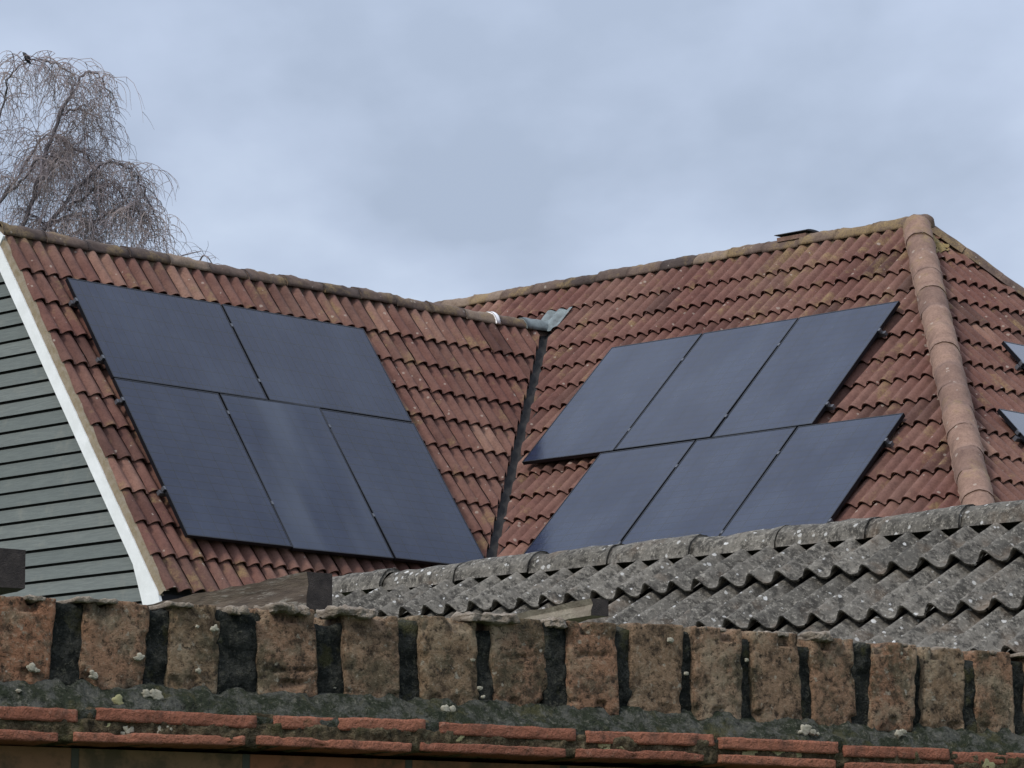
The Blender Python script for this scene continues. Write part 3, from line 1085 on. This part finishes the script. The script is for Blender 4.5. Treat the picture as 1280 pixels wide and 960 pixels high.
def beam(end, w, h, L, mat_side, label, tilt=0.0, x_off=0.0):
    """end: top right corner of the near end grain (world); axis runs back to the left"""
    axis = V((-math.cos(ph), -math.sin(ph) * -1, 0)).normalized()
    axis = V((-math.cos(ph), math.sin(ph), 0))
    ax3 = (axis + V((0, 0, tilt))).normalized()
    side = V((-math.sin(ph), -math.cos(ph), 0))
    th = thing('timber_beam', label, 'timber beam', (end[0], end[1], 0), 'weathered timber beams behind the brick wall')
    nseg = 24
    vs = []; fs = []
    up = side.cross(ax3); up = up if up.z > 0 else -up
    for i in range(nseg + 1):
        c = V(end) + ax3 * (L * i / nseg)
        for (a, b_) in ((0, 0), (w, 0), (w, -h * .33), (w, -h * .66), (w, -h), (0, -h)):
            p_ = c + side * a + up * b_
            k = .004 if i else .001
            vs.append(p_ + side * (k * noise.noise(p_ * 25)) + up * (k * 1.5 * noise.noise(p_ * 18 + V((9, 0, 0)))) - (side * .006 if b_ in (-h * .33,) else V((0, 0, 0))))
    for i in range(nseg):
        for k in range(6):
            k2 = (k + 1) % 6
            fs.append((i * 6 + k, (i + 1) * 6 + k, (i + 1) * 6 + k2, i * 6 + k2))
    fs.append(tuple(nseg * 6 + k for k in range(6)))
    obj('beam', vs, fs, mat_side, th)
    e = MB(); e.add([vs[k] - ax3 * .001 for k in range(6)], [tuple(range(6))])
    e.build('end_grain', M['timber_dark'], th)
    p = MB()
    pc = V(end) + ax3 * (L * .5)
    p.box((pc.x - .04, pc.y - .04, 0), (.08, 0, 0), (0, .08, 0), (0, 0, pc.z - h - .004))
    p.build('post', M['timber'], th)
    return th


beam(V((-.501, 10.0, 1.085)) + EYE, .082, .105, 1.3, M['timber'], 'thick mossy timber beam with dark end beside the grey tiled roof', tilt=-.012)
beam(V((.243, 9.0, .913)) + EYE, .052, .042, 1.1, M['timber_pale'], 'thin pale timber with dark square end in front of the grey tiles', tilt=-.03)
beam(V((-1.292, 9.5, 1.092)) + EYE, .085, .104, 1.2, M['timber_dark'], 'dark timber end in front of the grey boarded gable at left edge', tilt=-.03)

# ------------------------------------------------------------------ garden wall in the foreground
TH = R(30)
wall = thing('garden_wall', 'old brick garden wall with brick coping over red tile courses in the foreground', 'wall', (-.59968754, 4.2, 0), rotz=TH)
ZE = 1.6
bricks = [(-0.335, -.262, .328, .43), (-.222, -.149, .328, .43), (-0.1091, -0.0385, 0.3275, 0.4294), (-0.0065, 0.07, 0.3283, 0.4307), (0.1068, 0.1916, 0.3265, 0.4323), (0.22, 0.2878, 0.3279, 0.4331), (0.3373, 0.4201, 0.329, 0.4357), (0.4578, 0.5362, 0.323, 0.434), (0.5657, 0.6483, 0.3212, 0.4366), (0.668, 0.749, 0.32, 0.4397), (0.7763, 0.8519, 0.3219, 0.4399), (0.8725, 0.9535, 0.3216, 0.4429), (0.9695, 1.0458, 0.3209, 0.4424), (1.0622, 1.1387, 0.318, 0.4407), (1.1567, 1.2269, 0.317, 0.4376), (1.2505, 1.3234, 0.3171, 0.4357), (1.3393, 1.4095, 0.3148, 0.4333), (1.4257, 1.4916, 0.3145, 0.4318), (1.5137, 1.5779, 0.3141, 0.4313)]
s = 1.60
rb = random.Random(5)
while s < 3.6:
    w = rb.uniform(.064, .072); bricks.append((s, s + w, .314, .431 + rb.uniform(-.003, .003))); s += w + rb.uniform(.013, .02)
tint = {3: .8, 4: .55, 5: .12, 6: .45, 7: .28, 8: .15, 9: .5, 10: .62, 11: .22, 12: .35, 13: .30, 14: .45, 15: .6, 16: .2, 17: .55}
DEP = .21
for i, (a, b_, z0, z1) in enumerate(bricks):
    rb = random.Random(100 + i)
    groove = []
    if i in (6, 9, 10): groove.append((rb.uniform(.15, .3) if i != 6 else -.45, rb.uniform(-.9, -.3), rb.uniform(.2, .9)))
    if i in (6,): groove = [(-.42, -.8, .9)]
    lean = rb.uniform(-.004, .004); bul = rb.uniform(-.004, .004)

    def extra(p, nrm, h, groove=groove, lean=lean, i=i):
        p = V(p)
        p.x += lean * p.z / h.z
        if p.y < -h.y + .02:
            for gz_, ga, gb in groove:
                d = abs(p.z / h.z - gz_ - .12 * noise.noise(V((p.x * 55, i, 0))) - .05 * p.x / h.x)
                if d < .06 and ga < p.x / h.x < gb: p.y += .005 * (1 - d / .06) * (.4 + abs(noise.noise(V((p.x * 90, i, 3)))) * 2)
            # chipped top arris
            ch = noise.noise(V((p.x * 45, i * 2.3, p.z * 20)))
            if p.z > h.z - .018 and ch > .05: p.z -= .016 * ch; p.y += .016 * ch
            if p.z < -h.z + .02 and ch < -.1: p.y += -.015 * ch
            cs = noise.noise(V((p.z * 40, i * 1.3 + 7, 0)))
            if abs(p.x) > h.x - .008 and cs > .1: p.x *= 1 - .06 * cs; p.y += .008 * cs
        return p
    y0 = rb.uniform(-.004, .005)
    big = a > 1.7 or b_ < -.12
    vs, fs = rough_box(a, b_, y0, DEP + y0, z0 + ZE - .004, z1 + ZE - .0005, 10 if big else 30, 8 if big else 14, 12 if big else 40, .0035, .0012, 42, i, extra)
    o = obj('coping_brick', vs, fs, M['brick'], wall, True, {'rnd': [tint.get(i, rb.random())] * len(vs)}, local=True)

# dark joints between the coping bricks (recessed by uneven amounts)
Jt = MB()
for i in range(len(bricks) - 1):
    a = bricks[i][1]; b_ = bricks[i + 1][0]
    rb = random.Random(300 + i)
    rec = {3: .012, 4: .014, 5: .010, 6: .020, 7: .020, 8: .014, 9: .006, 10: .012, 14: .006, 15: .018, 16: .006}.get(i, rb.uniform(.006, .02))
    zt = min(bricks[i][3], bricks[i + 1][3]) - {6: .012, 3: .002, 4: .004, 5: .003}.get(i, rb.uniform(.0, .012))
    vs, fs = rough_box(a - .006, b_ + .006, rec * .75, DEP - .01, .30 + ZE, zt + ZE - .003, 10, 10, 22, .006, .006, 32, 50 + i)
    Jt.add(vs, fs)
JT = Jt.build('mortar_joint', M['joint'], wall, True, local=True)

# mortar smears along the top
Lip = MB()
rb = random.Random(77)
for i in range(2, 19):
    a, b_, z0, z1 = bricks[i]
    for k in range(rb.choice((0, 1, 1))):
        x0 = a + (b_ - a) * rb.uniform(-.15, .5); x1 = x0 + rb.uniform(.02, .055)
        vs, fs = rough_box(x0, x1, -.004 + rb.uniform(0, .01), rb.uniform(.05, .12), z1 + ZE - .006, z1 + ZE - rb.uniform(-.001, .001), 20, 6, 4, .0022, .0032, 90, 70 + i * 3 + k)
        Lip.add(vs, fs)
for (x0, x1, zt) in ((.352, .405, .4365), (.298, .322, .432), (.63, .70, .440), (.745, .775, .438), (1.155, 1.185, .441), (.44, .50, .437)):
    vs, fs = rough_box(x0, x1, -.006, .05, zt + ZE - .010, zt + ZE + .0015, 24, 6, 8, .003, .0055, 75, int(x0 * 100))
    Lip.add(vs, fs)
Lip.build('mortar_smear', M['lip'], wall, True, local=True)

# sloping mossy fillet at the foot of the coping
S0, S1 = -.5, 3.7
nx = 900
vs = []; fs = []
prof_f = [(-.027, .286), (-.031, .2955), (-.026, .302), (-.018, .310), (-.009, .320), (.004, .331), (.02, .338)]
for i in range(nx + 1):
    x = S0 + (S1 - S0) * i / nx
    dz = -.009 * max(0, min(1, (x - .3) / 1.2))
    for k, (y, z) in enumerate(prof_f):
        q = V((x, y * 2, z))
        n1 = noise.fractal(q * 30, 1.0, 2.0, 5); n2 = noise.noise(q * 110)
        amp = .0070 if k > 1 else .0022
        vs.append(V((x, y - amp * n1 - .0015 * n2, z + ZE + dz + amp * n1 + .0015 * n2)))
m = len(prof_f)
for i in range(nx):
    for k in range(m - 1):
        fs.append((i * m + k, (i + 1) * m + k, (i + 1) * m + k + 1, i * m + k + 1))
obj('mortar_fillet', vs, fs, M['mortar'], wall, True, local=True)

# two courses of creasing tiles
j1 = [(-.37, -.36), (-.14, -.12), (0.0886, 0.111), (0.3205, 0.3442), (0.5529, 0.5721), (0.7716, 0.7823), (0.9776, 0.9838), (1.1722, 1.18), (1.3535, 1.3589), (1.53, 1.536), (1.71, 1.716), (1.9, 1.91), (2.1, 2.11)]
j2 = [(-.40, -.38), (-.17, -.155), (0.0638, 0.082), (0.3037, 0.3197), (0.5316, 0.5428), (0.7527, 0.7681), (0.9602, 0.9837), (1.167, 1.1799), (1.36, 1.372), (1.55, 1.56), (1.74, 1.75), (1.93, 1.94), (2.12, 2.13)]


def zline(x, pts):
    for (x0, z0), (x1, z1) in zip(pts, pts[1:]):
        if x <= x1 or (x1, z1) == pts[-1]:
            f = max(0, min(1.2, (x - x0) / (x1 - x0))); return z0 + (z1 - z0) * f


T1 = [(-.5, .297), (0, .298), (.42, .3015), (.93, .298), (1.5, .289), (3, .287)]
T2 = [(-.5, .270), (0, .2708), (.42, .274), (.93, .2745), (1.5, .268), (3, .266)]
for jl, tl, th_, yf, sd in ((j1, T1, .0170, -.034, 1), (j2, T2, .0130, -.038, 2)):
    for i in range(len(jl) - 1):
        a = jl[i][1]; b_ = jl[i + 1][0]
        rb = random.Random(500 + sd * 40 + i)
        zc_ = zline((a + b_) / 2, tl); y_ = yf + rb.uniform(-.003, .003)
        tiltz = rb.uniform(-.0015, .0015)

        def extra(p, nrm, h, tiltz=tiltz, i=i, sd=sd):
            p = V(p); p.z += tiltz * p.x / h.x
            ch = noise.noise(V((p.x * 28, i * 3.1, sd)))
            if p.y < -h.y + .01 and ch > .33:
                if p.z > 0 and sd == 2: p.z -= .004 * ch
                p.y += .006 * ch
            return p
        vs, fs = rough_box(a, b_, y_, .23, zc_ - th_ + ZE, zc_ + ZE, 44, 10, 5, .0028, .0016, 40, 200 + i + sd * 30, extra)
        obj('creasing_tile', vs, fs, M['redtile'], wall, True, {'rnd': [rb.random()] * len(vs)}, local=True)
# mortar bed between and beside the tile courses
Bm = MB()
for q in range(26):
    xa = -.5 + q * .1
    zz = zline(xa + .05, T2)
    vs, fs = rough_box(xa - .004, xa + .104, -.0318, .22, zz - .012 + ZE, zz + .016 + ZE, 40, 4, 10, .003, .0042, 48, 9 + q)
    Bm.add(vs, fs)
for (a, b_) in j1[1:12]:
    vs, fs = rough_box(a - .006, b_ + .006, -.027, .1, zline(a, T1) - .018 + ZE, zline(a, T1) + .002 + ZE, 8, 6, 6, .004, .004, 60, int(a * 90) + 400)
    Bm.add(vs, fs)
for (a, b_) in j2[1:12]:
    vs, fs = rough_box(a - .006, b_ + .006, -.029, .1, zline(a, T2) - .014 + ZE, zline(a, T2) + .004 + ZE, 8, 6, 6, .004, .004, 60, int(a * 90) + 440)
    Bm.add(vs, fs)
Bm.build('mortar_bed', M['bed'], wall, True, local=True)

# lichen growing on the wall
pale = [(0.0425, 0.3456, .010, 0), (0.122, 0.340, .010, 0), (0.1805, 0.3641, .010, 0), (0.2575, 0.3521, .007, 0), (0.2778, 0.4033, .009, 0), (0.1971, 0.318, .014, 2), (0.183, .320, .010, 2), (0.1543, 0.276, .013, 3), (0.1948, 0.276, .013, 3), (.205, .278, .009, 3),
        (0.59, 0.3166, .012, 2), (0.6367, 0.3817, .005, 0), (0.6473, 0.3469, .006, 0), (0.652, .336, .005, 0), (0.932, 0.4207, .008, 0), (1.1276, 0.309, .014, 2), (1.140, .308, .010, 2), (1.281, 0.3106, .011, 2), (0.4483, 0.3407, .005, 1), (.46, .345, .004, 1), (0.9559, 0.3783, .006, 0), (.255, .405, .004, 0), (1.05, .40, .005, 0), (1.30, .42, .005, 0), (.02, .317, .005, 2)]
for mat, items, nm in ((M['lichen'], pale, 'lichen'), (M['lichen_y'], [(.145, .310, .012, 2), (.13, .278, .012, 3), (.60, .281, .015, 3), (.655, .279, .018, 3), (.81, .281, .018, 3), (.84, .280, .015, 3), (1.03, .279, .022, 3), (1.08, .278, .018, 3), (1.11, .277, .012, 3), (1.42, .272, .02, 3)], 'lichen')):
    Lc = MB()
    for k, (x, z, r_, lv_) in enumerate(items):
        y = {0: -.002, 1: .012, 2: -.022 if z < .315 else -.017, 3: -.031}[lv_]
        rl_ = random.Random(k * 7 + len(items))
        for q in range(2 if r_ > .009 else 1):
            cx_ = x + rl_.uniform(-.8, .8) * r_ * (q > 0); cz_ = z + rl_.uniform(-.5, .5) * r_ * (q > 0)
            rr_ = r_ * (.60 if q == 0 else rl_.uniform(.2, .45))
            nr, na = 4, 22
            vs = [V((cx_, y - .001, cz_ + ZE))]; fs = []
            for a in range(1, nr + 1):
                for b_ in range(na):
                    w_ = 2 * math.pi * b_ / na
                    rad_ = rr_ * a / nr * (1 + .65 * noise.noise(V((math.cos(w_) * 1.3, math.sin(w_) * 1.3, k + q * 9.1))) + .25 * noise.noise(V((math.cos(w_) * 4, math.sin(w_) * 4, k * 2.0))))
                    hgt = (.0005 + .0004 * noise.noise(V((w_ * 3, a * 2.0, k * 3 + q)))) if a < nr else -.003
                    vs.append(V((cx_ + rad_ * math.cos(w_), y - hgt, cz_ + ZE + rad_ * math.sin(w_) * .8)))
            for b_ in range(na):
                b2_ = (b_ + 1) % na
                fs.append((0, 1 + b2_, 1 + b_))
                for a in range(nr - 1):
                    o0_ = 1 + a * na; o1_ = o0_ + na
                    fs.append((o0_ + b_, o0_ + b2_, o1_ + b2_, o1_ + b_))
            Lc.add(vs, fs)
    Lc.build(nm, mat, wall, True, local=True)

# wall body
Wb = MB()
Wb.box((-3.0, .03, 0), (7.5, 0, 0), (0, .185, 0), (0, 0, .2585 + ZE - .003))
Wb.build('brickwork', M['wallbrick'], wall, local=True)

# ------------------------------------------------------------------ trees
PXM = 55 / 4492.5


def tp(x, y, dy=0.0):
    """crown sketch units (1 unit = 12 mm) about the trunk, real metres"""
    return V(((x - 640) * PXM, 55 + dy, (1209 - y) * PXM + 1.6))


def smooth_path(pts, n):
    """catmull-rom"""
    out = []
    P = [pts[0]] + list(pts) + [pts[-1]]
    for i in range(1, len(P) - 2):
        for k in range(n):
            t = k / n
            a, b_, c, d = P[i - 1], P[i], P[i + 1], P[i + 2]
            out.append(.5 * ((2 * b_) + (c - a) * t + (2 * a - 5 * b_ + 4 * c - d) * t * t + (3 * b_ - a - 3 * c + d) * t ** 3))
    out.append(pts[-1])
    return out


tree = thing('birch_tree', 'bare weeping birch with drooping twigs rising behind the left roof ridge', 'tree', (-8.35, 55.0, 0))
tr = random.Random(9)
Tk = MB(); Tw = MB()
trunk = smooth_path([V((-8.35, 55, 0)), V((-8.3, 55.05, 4)), tp(-30, 700), tp(-38, 420), tp(-32, 250), tp(-28, 150), tp(-22, 95)], 6)
n = len(trunk)
Tk.tube(trunk, [.24 * (1 - i / n) ** 1.1 + .012 for i in range(n)], 8)
limbs = [
    ([(-38, 420), (0, 330), (28, 240), (48, 165), (72, 110), (92, 78), (108, 82), (122, 112)], .055),
    ([(28, 240), (50, 190), (75, 168), (95, 185), (104, 230)], .035),
    ([(-38, 400), (20, 320), (70, 250), (105, 205), (135, 195), (165, 222), (182, 262)], .05),
    ([(70, 255), (110, 222), (130, 218), (150, 250)], .03),
    ([(-30, 250), (-8, 140), (12, 98), (32, 85), (58, 84), (78, 96)], .016),
    ([(-30, 280), (0, 215), (25, 165), (45, 150), (60, 175)], .032),
    ([(0, 330), (40, 285), (75, 262), (100, 275), (115, 310)], .03),
    ([(20, 320), (80, 290), (130, 262), (165, 262), (190, 300)], .03),
    ([(48, 165), (60, 128), (80, 118), (100, 128), (112, 160)], .022),
    ([(-30, 260), (10, 230), (35, 200), (60, 195), (80, 215)], .03),
    ([(-38, 400), (-70, 300), (-110, 220), (-150, 200), (-185, 250)], .05),
    ([(-30, 250), (-60, 160), (-95, 120), (-125, 140)], .04),
    ([(-35, 350), (-80, 280), (-130, 270), (-170, 320)], .035),
    ([(-20, 150), (-45, 100), (-75, 90), (-95, 120)], .025),
    ([(-38, 420), (10, 370), (60, 330), (110, 318), (150, 330)], .04),
    ([(-38, 420), (-20, 330), (10, 270), (30, 262), (45, 290)], .03),
]


def twig(mb, p, d, L, droop, r, seg=6):
    pts = [V(p)]
    d = V(d).normalized()
    for k in range(seg):
        d = (d + V((tr.gauss(0, .22), tr.gauss(0, .22), -droop * (.5 + k / seg)))).normalized()
        pts.append(pts[-1] + d * (L / seg))
    mb.tube(pts, [r * (1 - .65 * k / seg) for k in range(seg + 1)], 3, cap=False)
    return pts


def bush(p0, dirv, lvl):
    pass


def grow_limb(pts, r, seedshift, Tk, Tw, dens=1.0, scl=1.0):
    path = smooth_path(pts, 6)
    n = len(path)
    path = [q + V((tr.gauss(0, .025), tr.gauss(0, .025), tr.gauss(0, .02))) for q in path]
    Tk.tube(path, [r * .62 * (1 - i / n) ** .7 + .007 for i in range(n)], 6)
    for i in range(2, n):
        f = i / n
        if f < .22: continue
        tan = (path[i] - path[i - 1]).normalized()
        for k in range(int(tr.uniform(0, 2.6) * dens + .4)):
            q0 = path[i].lerp(path[i - 1], tr.random())
            st = twig(Tw, q0, V((tr.gauss(0, .8), tr.gauss(0, .8), tr.uniform(-.2, .5))), tr.uniform(.5, 1.9) * scl * (1.1 - .5 * f), tr.uniform(.45, .8), .0075, 9)
            for q in st[2:-1]:
                for w in range(tr.choice((0, 1, 1, 2))):
                    twig(Tw, q, V((tr.gauss(0, 1), tr.gauss(0, 1), tr.uniform(-.5, .4))), tr.uniform(.15, .5) * scl, tr.uniform(.3, .6), .005, 4)
        for k in range(int(tr.uniform(.5, 1.9) * dens + .35)):
            a = tr.uniform(0, 2 * math.pi)
            out = V((math.cos(a), math.sin(a) * .9, tr.uniform(.1, 1.0))).normalized()
            d = (tan * .5 + out).normalized()
            L = tr.uniform(.3, .85) * scl * (1.15 - .5 * f)
            sub = twig(Tw, path[i], d, L, tr.uniform(.18, .42), .008)
            for q in sub[2:]:
                for w in range(tr.choice((1, 1, 2, 2))):
                    b = tr.uniform(0, 2 * math.pi)
                    d2 = V((math.cos(b) * .7, math.sin(b) * .7, tr.uniform(-.6, .5)))
                    tw2 = twig(Tw, q, d2, tr.uniform(.25, 1.05) * scl * (.55 + .6 * (1 - f) if tr.random() < .6 else 1.2), tr.uniform(.4, .9), .0055, 6)
                    if tr.random() < .6:
                        for q2 in tw2[1:-1:2]:
                            b = tr.uniform(0, 2 * math.pi)
                            twig(Tw, q2, V((math.cos(b), math.sin(b), tr.uniform(-.9, .3))), tr.uniform(.12, .45) * scl, .5, .004, 3)


for i, (pp, r) in enumerate(limbs):
    dy = tr.uniform(-.9, .9)
    if i == 4: dy = -1.1
    grow_limb([tp(x, y, dy * min(1, k / 2)) for k, (x, y) in enumerate(pp)], r, i, Tk, Tw, (.7, .8, .9, .9, .7, 1.0, .8, .95, .6, .7, .8, .8, .9, .7, .9, .8)[i])
Tk.build('trunk', M['bark'], tree, True)
Tw.build('crown', M['twig'], tree)

tree2 = thing('small_tree', 'faint bare treetop just showing over the left ridge', 'tree', (-6.3, 70.0, 0))
Tk = MB(); Tw = MB()
k70 = 70 / 4492.5
tq = lambda x, y, dy=0: V(((x - 640) * k70, 70 + dy, (1209 - y) * k70 + 1.6))
tk = smooth_path([V((-6.4, 70, 0)), V((-6.35, 70, 5)), V((-6.4, 70, 10)), tq(230, 345)], 6)
Tk.tube(tk, [.16 * (1 - i / len(tk)) + .015 for i in range(len(tk))], 6)
for pp in ([(230, 380), (222, 345), (216, 322), (228, 310), (242, 306)], [(230, 370), (236, 335), (244, 315), (254, 322), (262, 333)], [(230, 380), (250, 350), (266, 338), (278, 344)], [(230, 390), (215, 350), (207, 335), (203, 338)]):
    path = smooth_path([tq(x, y, tr.uniform(-.3, .3)) for x, y in pp], 5)
    Tk.tube(path, [.022 * (1 - i / len(path)) + .007 for i in range(len(path))], 5)
    for q in path[4::2]:
        for w in range(2):
            twig(Tw, q, V((tr.uniform(-1, 1), tr.uniform(-1, 1), tr.uniform(0, .8))), tr.uniform(.2, .6), .25, .006)
Tk.build('trunk', M['twig_far'], tree2, True)
Tw.build('crown', M['twig_far'], tree2)

# bird on the topmost left bough
Bb = MB()
hd = tp(22.5, 73.5, -1.15); tl = tp(34, 89, -1.15)
bx = [(0, .001), (.04, .008), (.10, .016), (.17, .023), (.25, .024), (.33, .028), (.45, .038), (.58, .040), (.70, .032), (.80, .020), (.90, .016), (1.0, .014)]
Bb.tube([hd.lerp(tl, f) + V((.012 * math.sin(f * 5), 0, 0)) for f, _ in bx], [r * 1.2 for _, r in bx], 10)
ft = hd.lerp(tl, .66)
for s_ in (-.014, .014):
    Bb.tube([ft + V((-.01, s_, -.02)), ft + V((-.028, s_, -.06))], [.005, .004], 5)
bird = Bb.build('bird', M['bird'], None, True)
tag(bird, 'small black bird perched on the topmost bough of the bare birch', 'bird')

# ------------------------------------------------------------------ ground
gm = MB()
gm.add([(-400, -60, 0), (400, -60, 0), (400, 900, 0), (-400, 900, 0)], [(0, 1, 2, 3)])
g = gm.build('ground', M['grass'])
tag(g, 'lawn ground', None, None, 'structure')

# ------------------------------------------------------------------ sky and light
SUN_EL, SUN_AZ = R(42), R(-138)      # azimuth measured from +Y towards +X: behind the camera, to the left
wd = bpy.data.worlds.new('World'); sc.world = wd
wd.use_nodes = True
t = NT(wd)
sky = t.n('ShaderNodeTexSky', sky_type='NISHITA')
sky.sun_disc = False; sky.sun_elevation = SUN_EL; sky.sun_rotation = SUN_AZ
sky.air_density = 1.0; sky.dust_density = 1.5
tc = t.n('ShaderNodeTexCoord').outputs['Generated']
sep = t.n('ShaderNodeSeparateXYZ'); t.l(tc, sep.inputs[0])
zc_ = t.math('ADD', t.math('MAXIMUM', sep.outputs[2], 0.0), .10)
cx = t.math('DIVIDE', sep.outputs[0], zc_); cy = t.math('DIVIDE', sep.outputs[1], zc_)
cb = t.n('ShaderNodeCombineXYZ'); t.l(cx, cb.inputs[0]); t.l(cy, cb.inputs[1])
mp = t.n('ShaderNodeMapping'); mp.inputs['Scale'].default_value = (1.15, .55, 1); mp.inputs['Location'].default_value = (.35, 1.3, 0); mp.inputs['Rotation'].default_value = (0, 0, .35)
t.l(cb.outputs[0], mp.inputs[0])
big = t.noise(mp.outputs[0], 1.25, 4, .5, 2.2)
med = t.noise(mp.outputs[0], 3.1, 5, .52, 7.9)
fld = t.math('ADD', t.math('MULTIPLY', big, .6), t.math('MULTIPLY', med, .4))
cloud = t.ramp(fld, [(.40, (.33, .39, .50)), (.47, (.395, .46, .585)), (.53, (.45, .52, .645)), (.60, (.60, .66, .765))])
# overcast skies are brighter towards the zenith
grad = t.n('ShaderNodeMapRange'); grad.inputs['From Min'].default_value = .22; grad.inputs['From Max'].default_value = .95
grad.inputs['To Min'].default_value = 1.0; grad.inputs['To Max'].default_value = 2.2
t.l(sep.outputs[2], grad.inputs['Value'])
hi = t.n('ShaderNodeMapRange'); hi.inputs['From Min'].default_value = .28; hi.inputs['From Max'].default_value = .7
t.l(sep.outputs[2], hi.inputs['Value'])
lum = t.n('ShaderNodeRGBToBW'); t.l(cloud, lum.inputs[0])
cloud = t.mix(t.math('MULTIPLY', hi.outputs[0], .2), cloud, lum.outputs[0])
cl10 = t.n('ShaderNodeVectorMath', operation='SCALE'); t.l(cloud, cl10.inputs[0])
t.l(t.math('MULTIPLY', grad.outputs[0], 10.0), cl10.inputs['Scale'])
col = t.mix(.93, sky.outputs[0], cl10.outputs[0])
bg = t.n('ShaderNodeBackground'); bg.inputs['Strength'].default_value = .1
t.l(col, bg.inputs['Color'])
wo = t.n('ShaderNodeOutputWorld'); t.l(bg.outputs[0], wo.inputs[0])

sl = bpy.data.lights.new('sun', 'SUN'); sl.energy = 1.7; sl.angle = R(11); sl.color = (1.0, .95, .88)
so = bpy.data.objects.new('sun', sl); COL.objects.link(so)
sd = V((math.sin(SUN_AZ) * math.cos(SUN_EL), math.cos(SUN_AZ) * math.cos(SUN_EL), math.sin(SUN_EL)))
so.rotation_euler = sd.to_track_quat('Z', 'Y').to_euler()
so.location = sd * 60

# ------------------------------------------------------------------ camera
cam = bpy.data.cameras.new('camera')
cam.sensor_width = 36; cam.lens = 4492.5 / 1280 * 36
cam.clip_start = .1; cam.clip_end = 3000
co = bpy.data.objects.new('camera', cam); COL.objects.link(co)
co.location = EYE
co.matrix_world = Matrix.Translation(EYE) @ Matrix.Rotation(R(90) + .160943613, 4, 'X') @ Matrix.Rotation(.00302625, 4, 'Z')
sc.camera = co
sc.view_settings.view_transform = 'Standard'
sc.view_settings.look = 'None'
sc.view_settings.exposure = .38
sc.view_settings.gamma = 1
sc.view_settings.use_curve_mapping = False
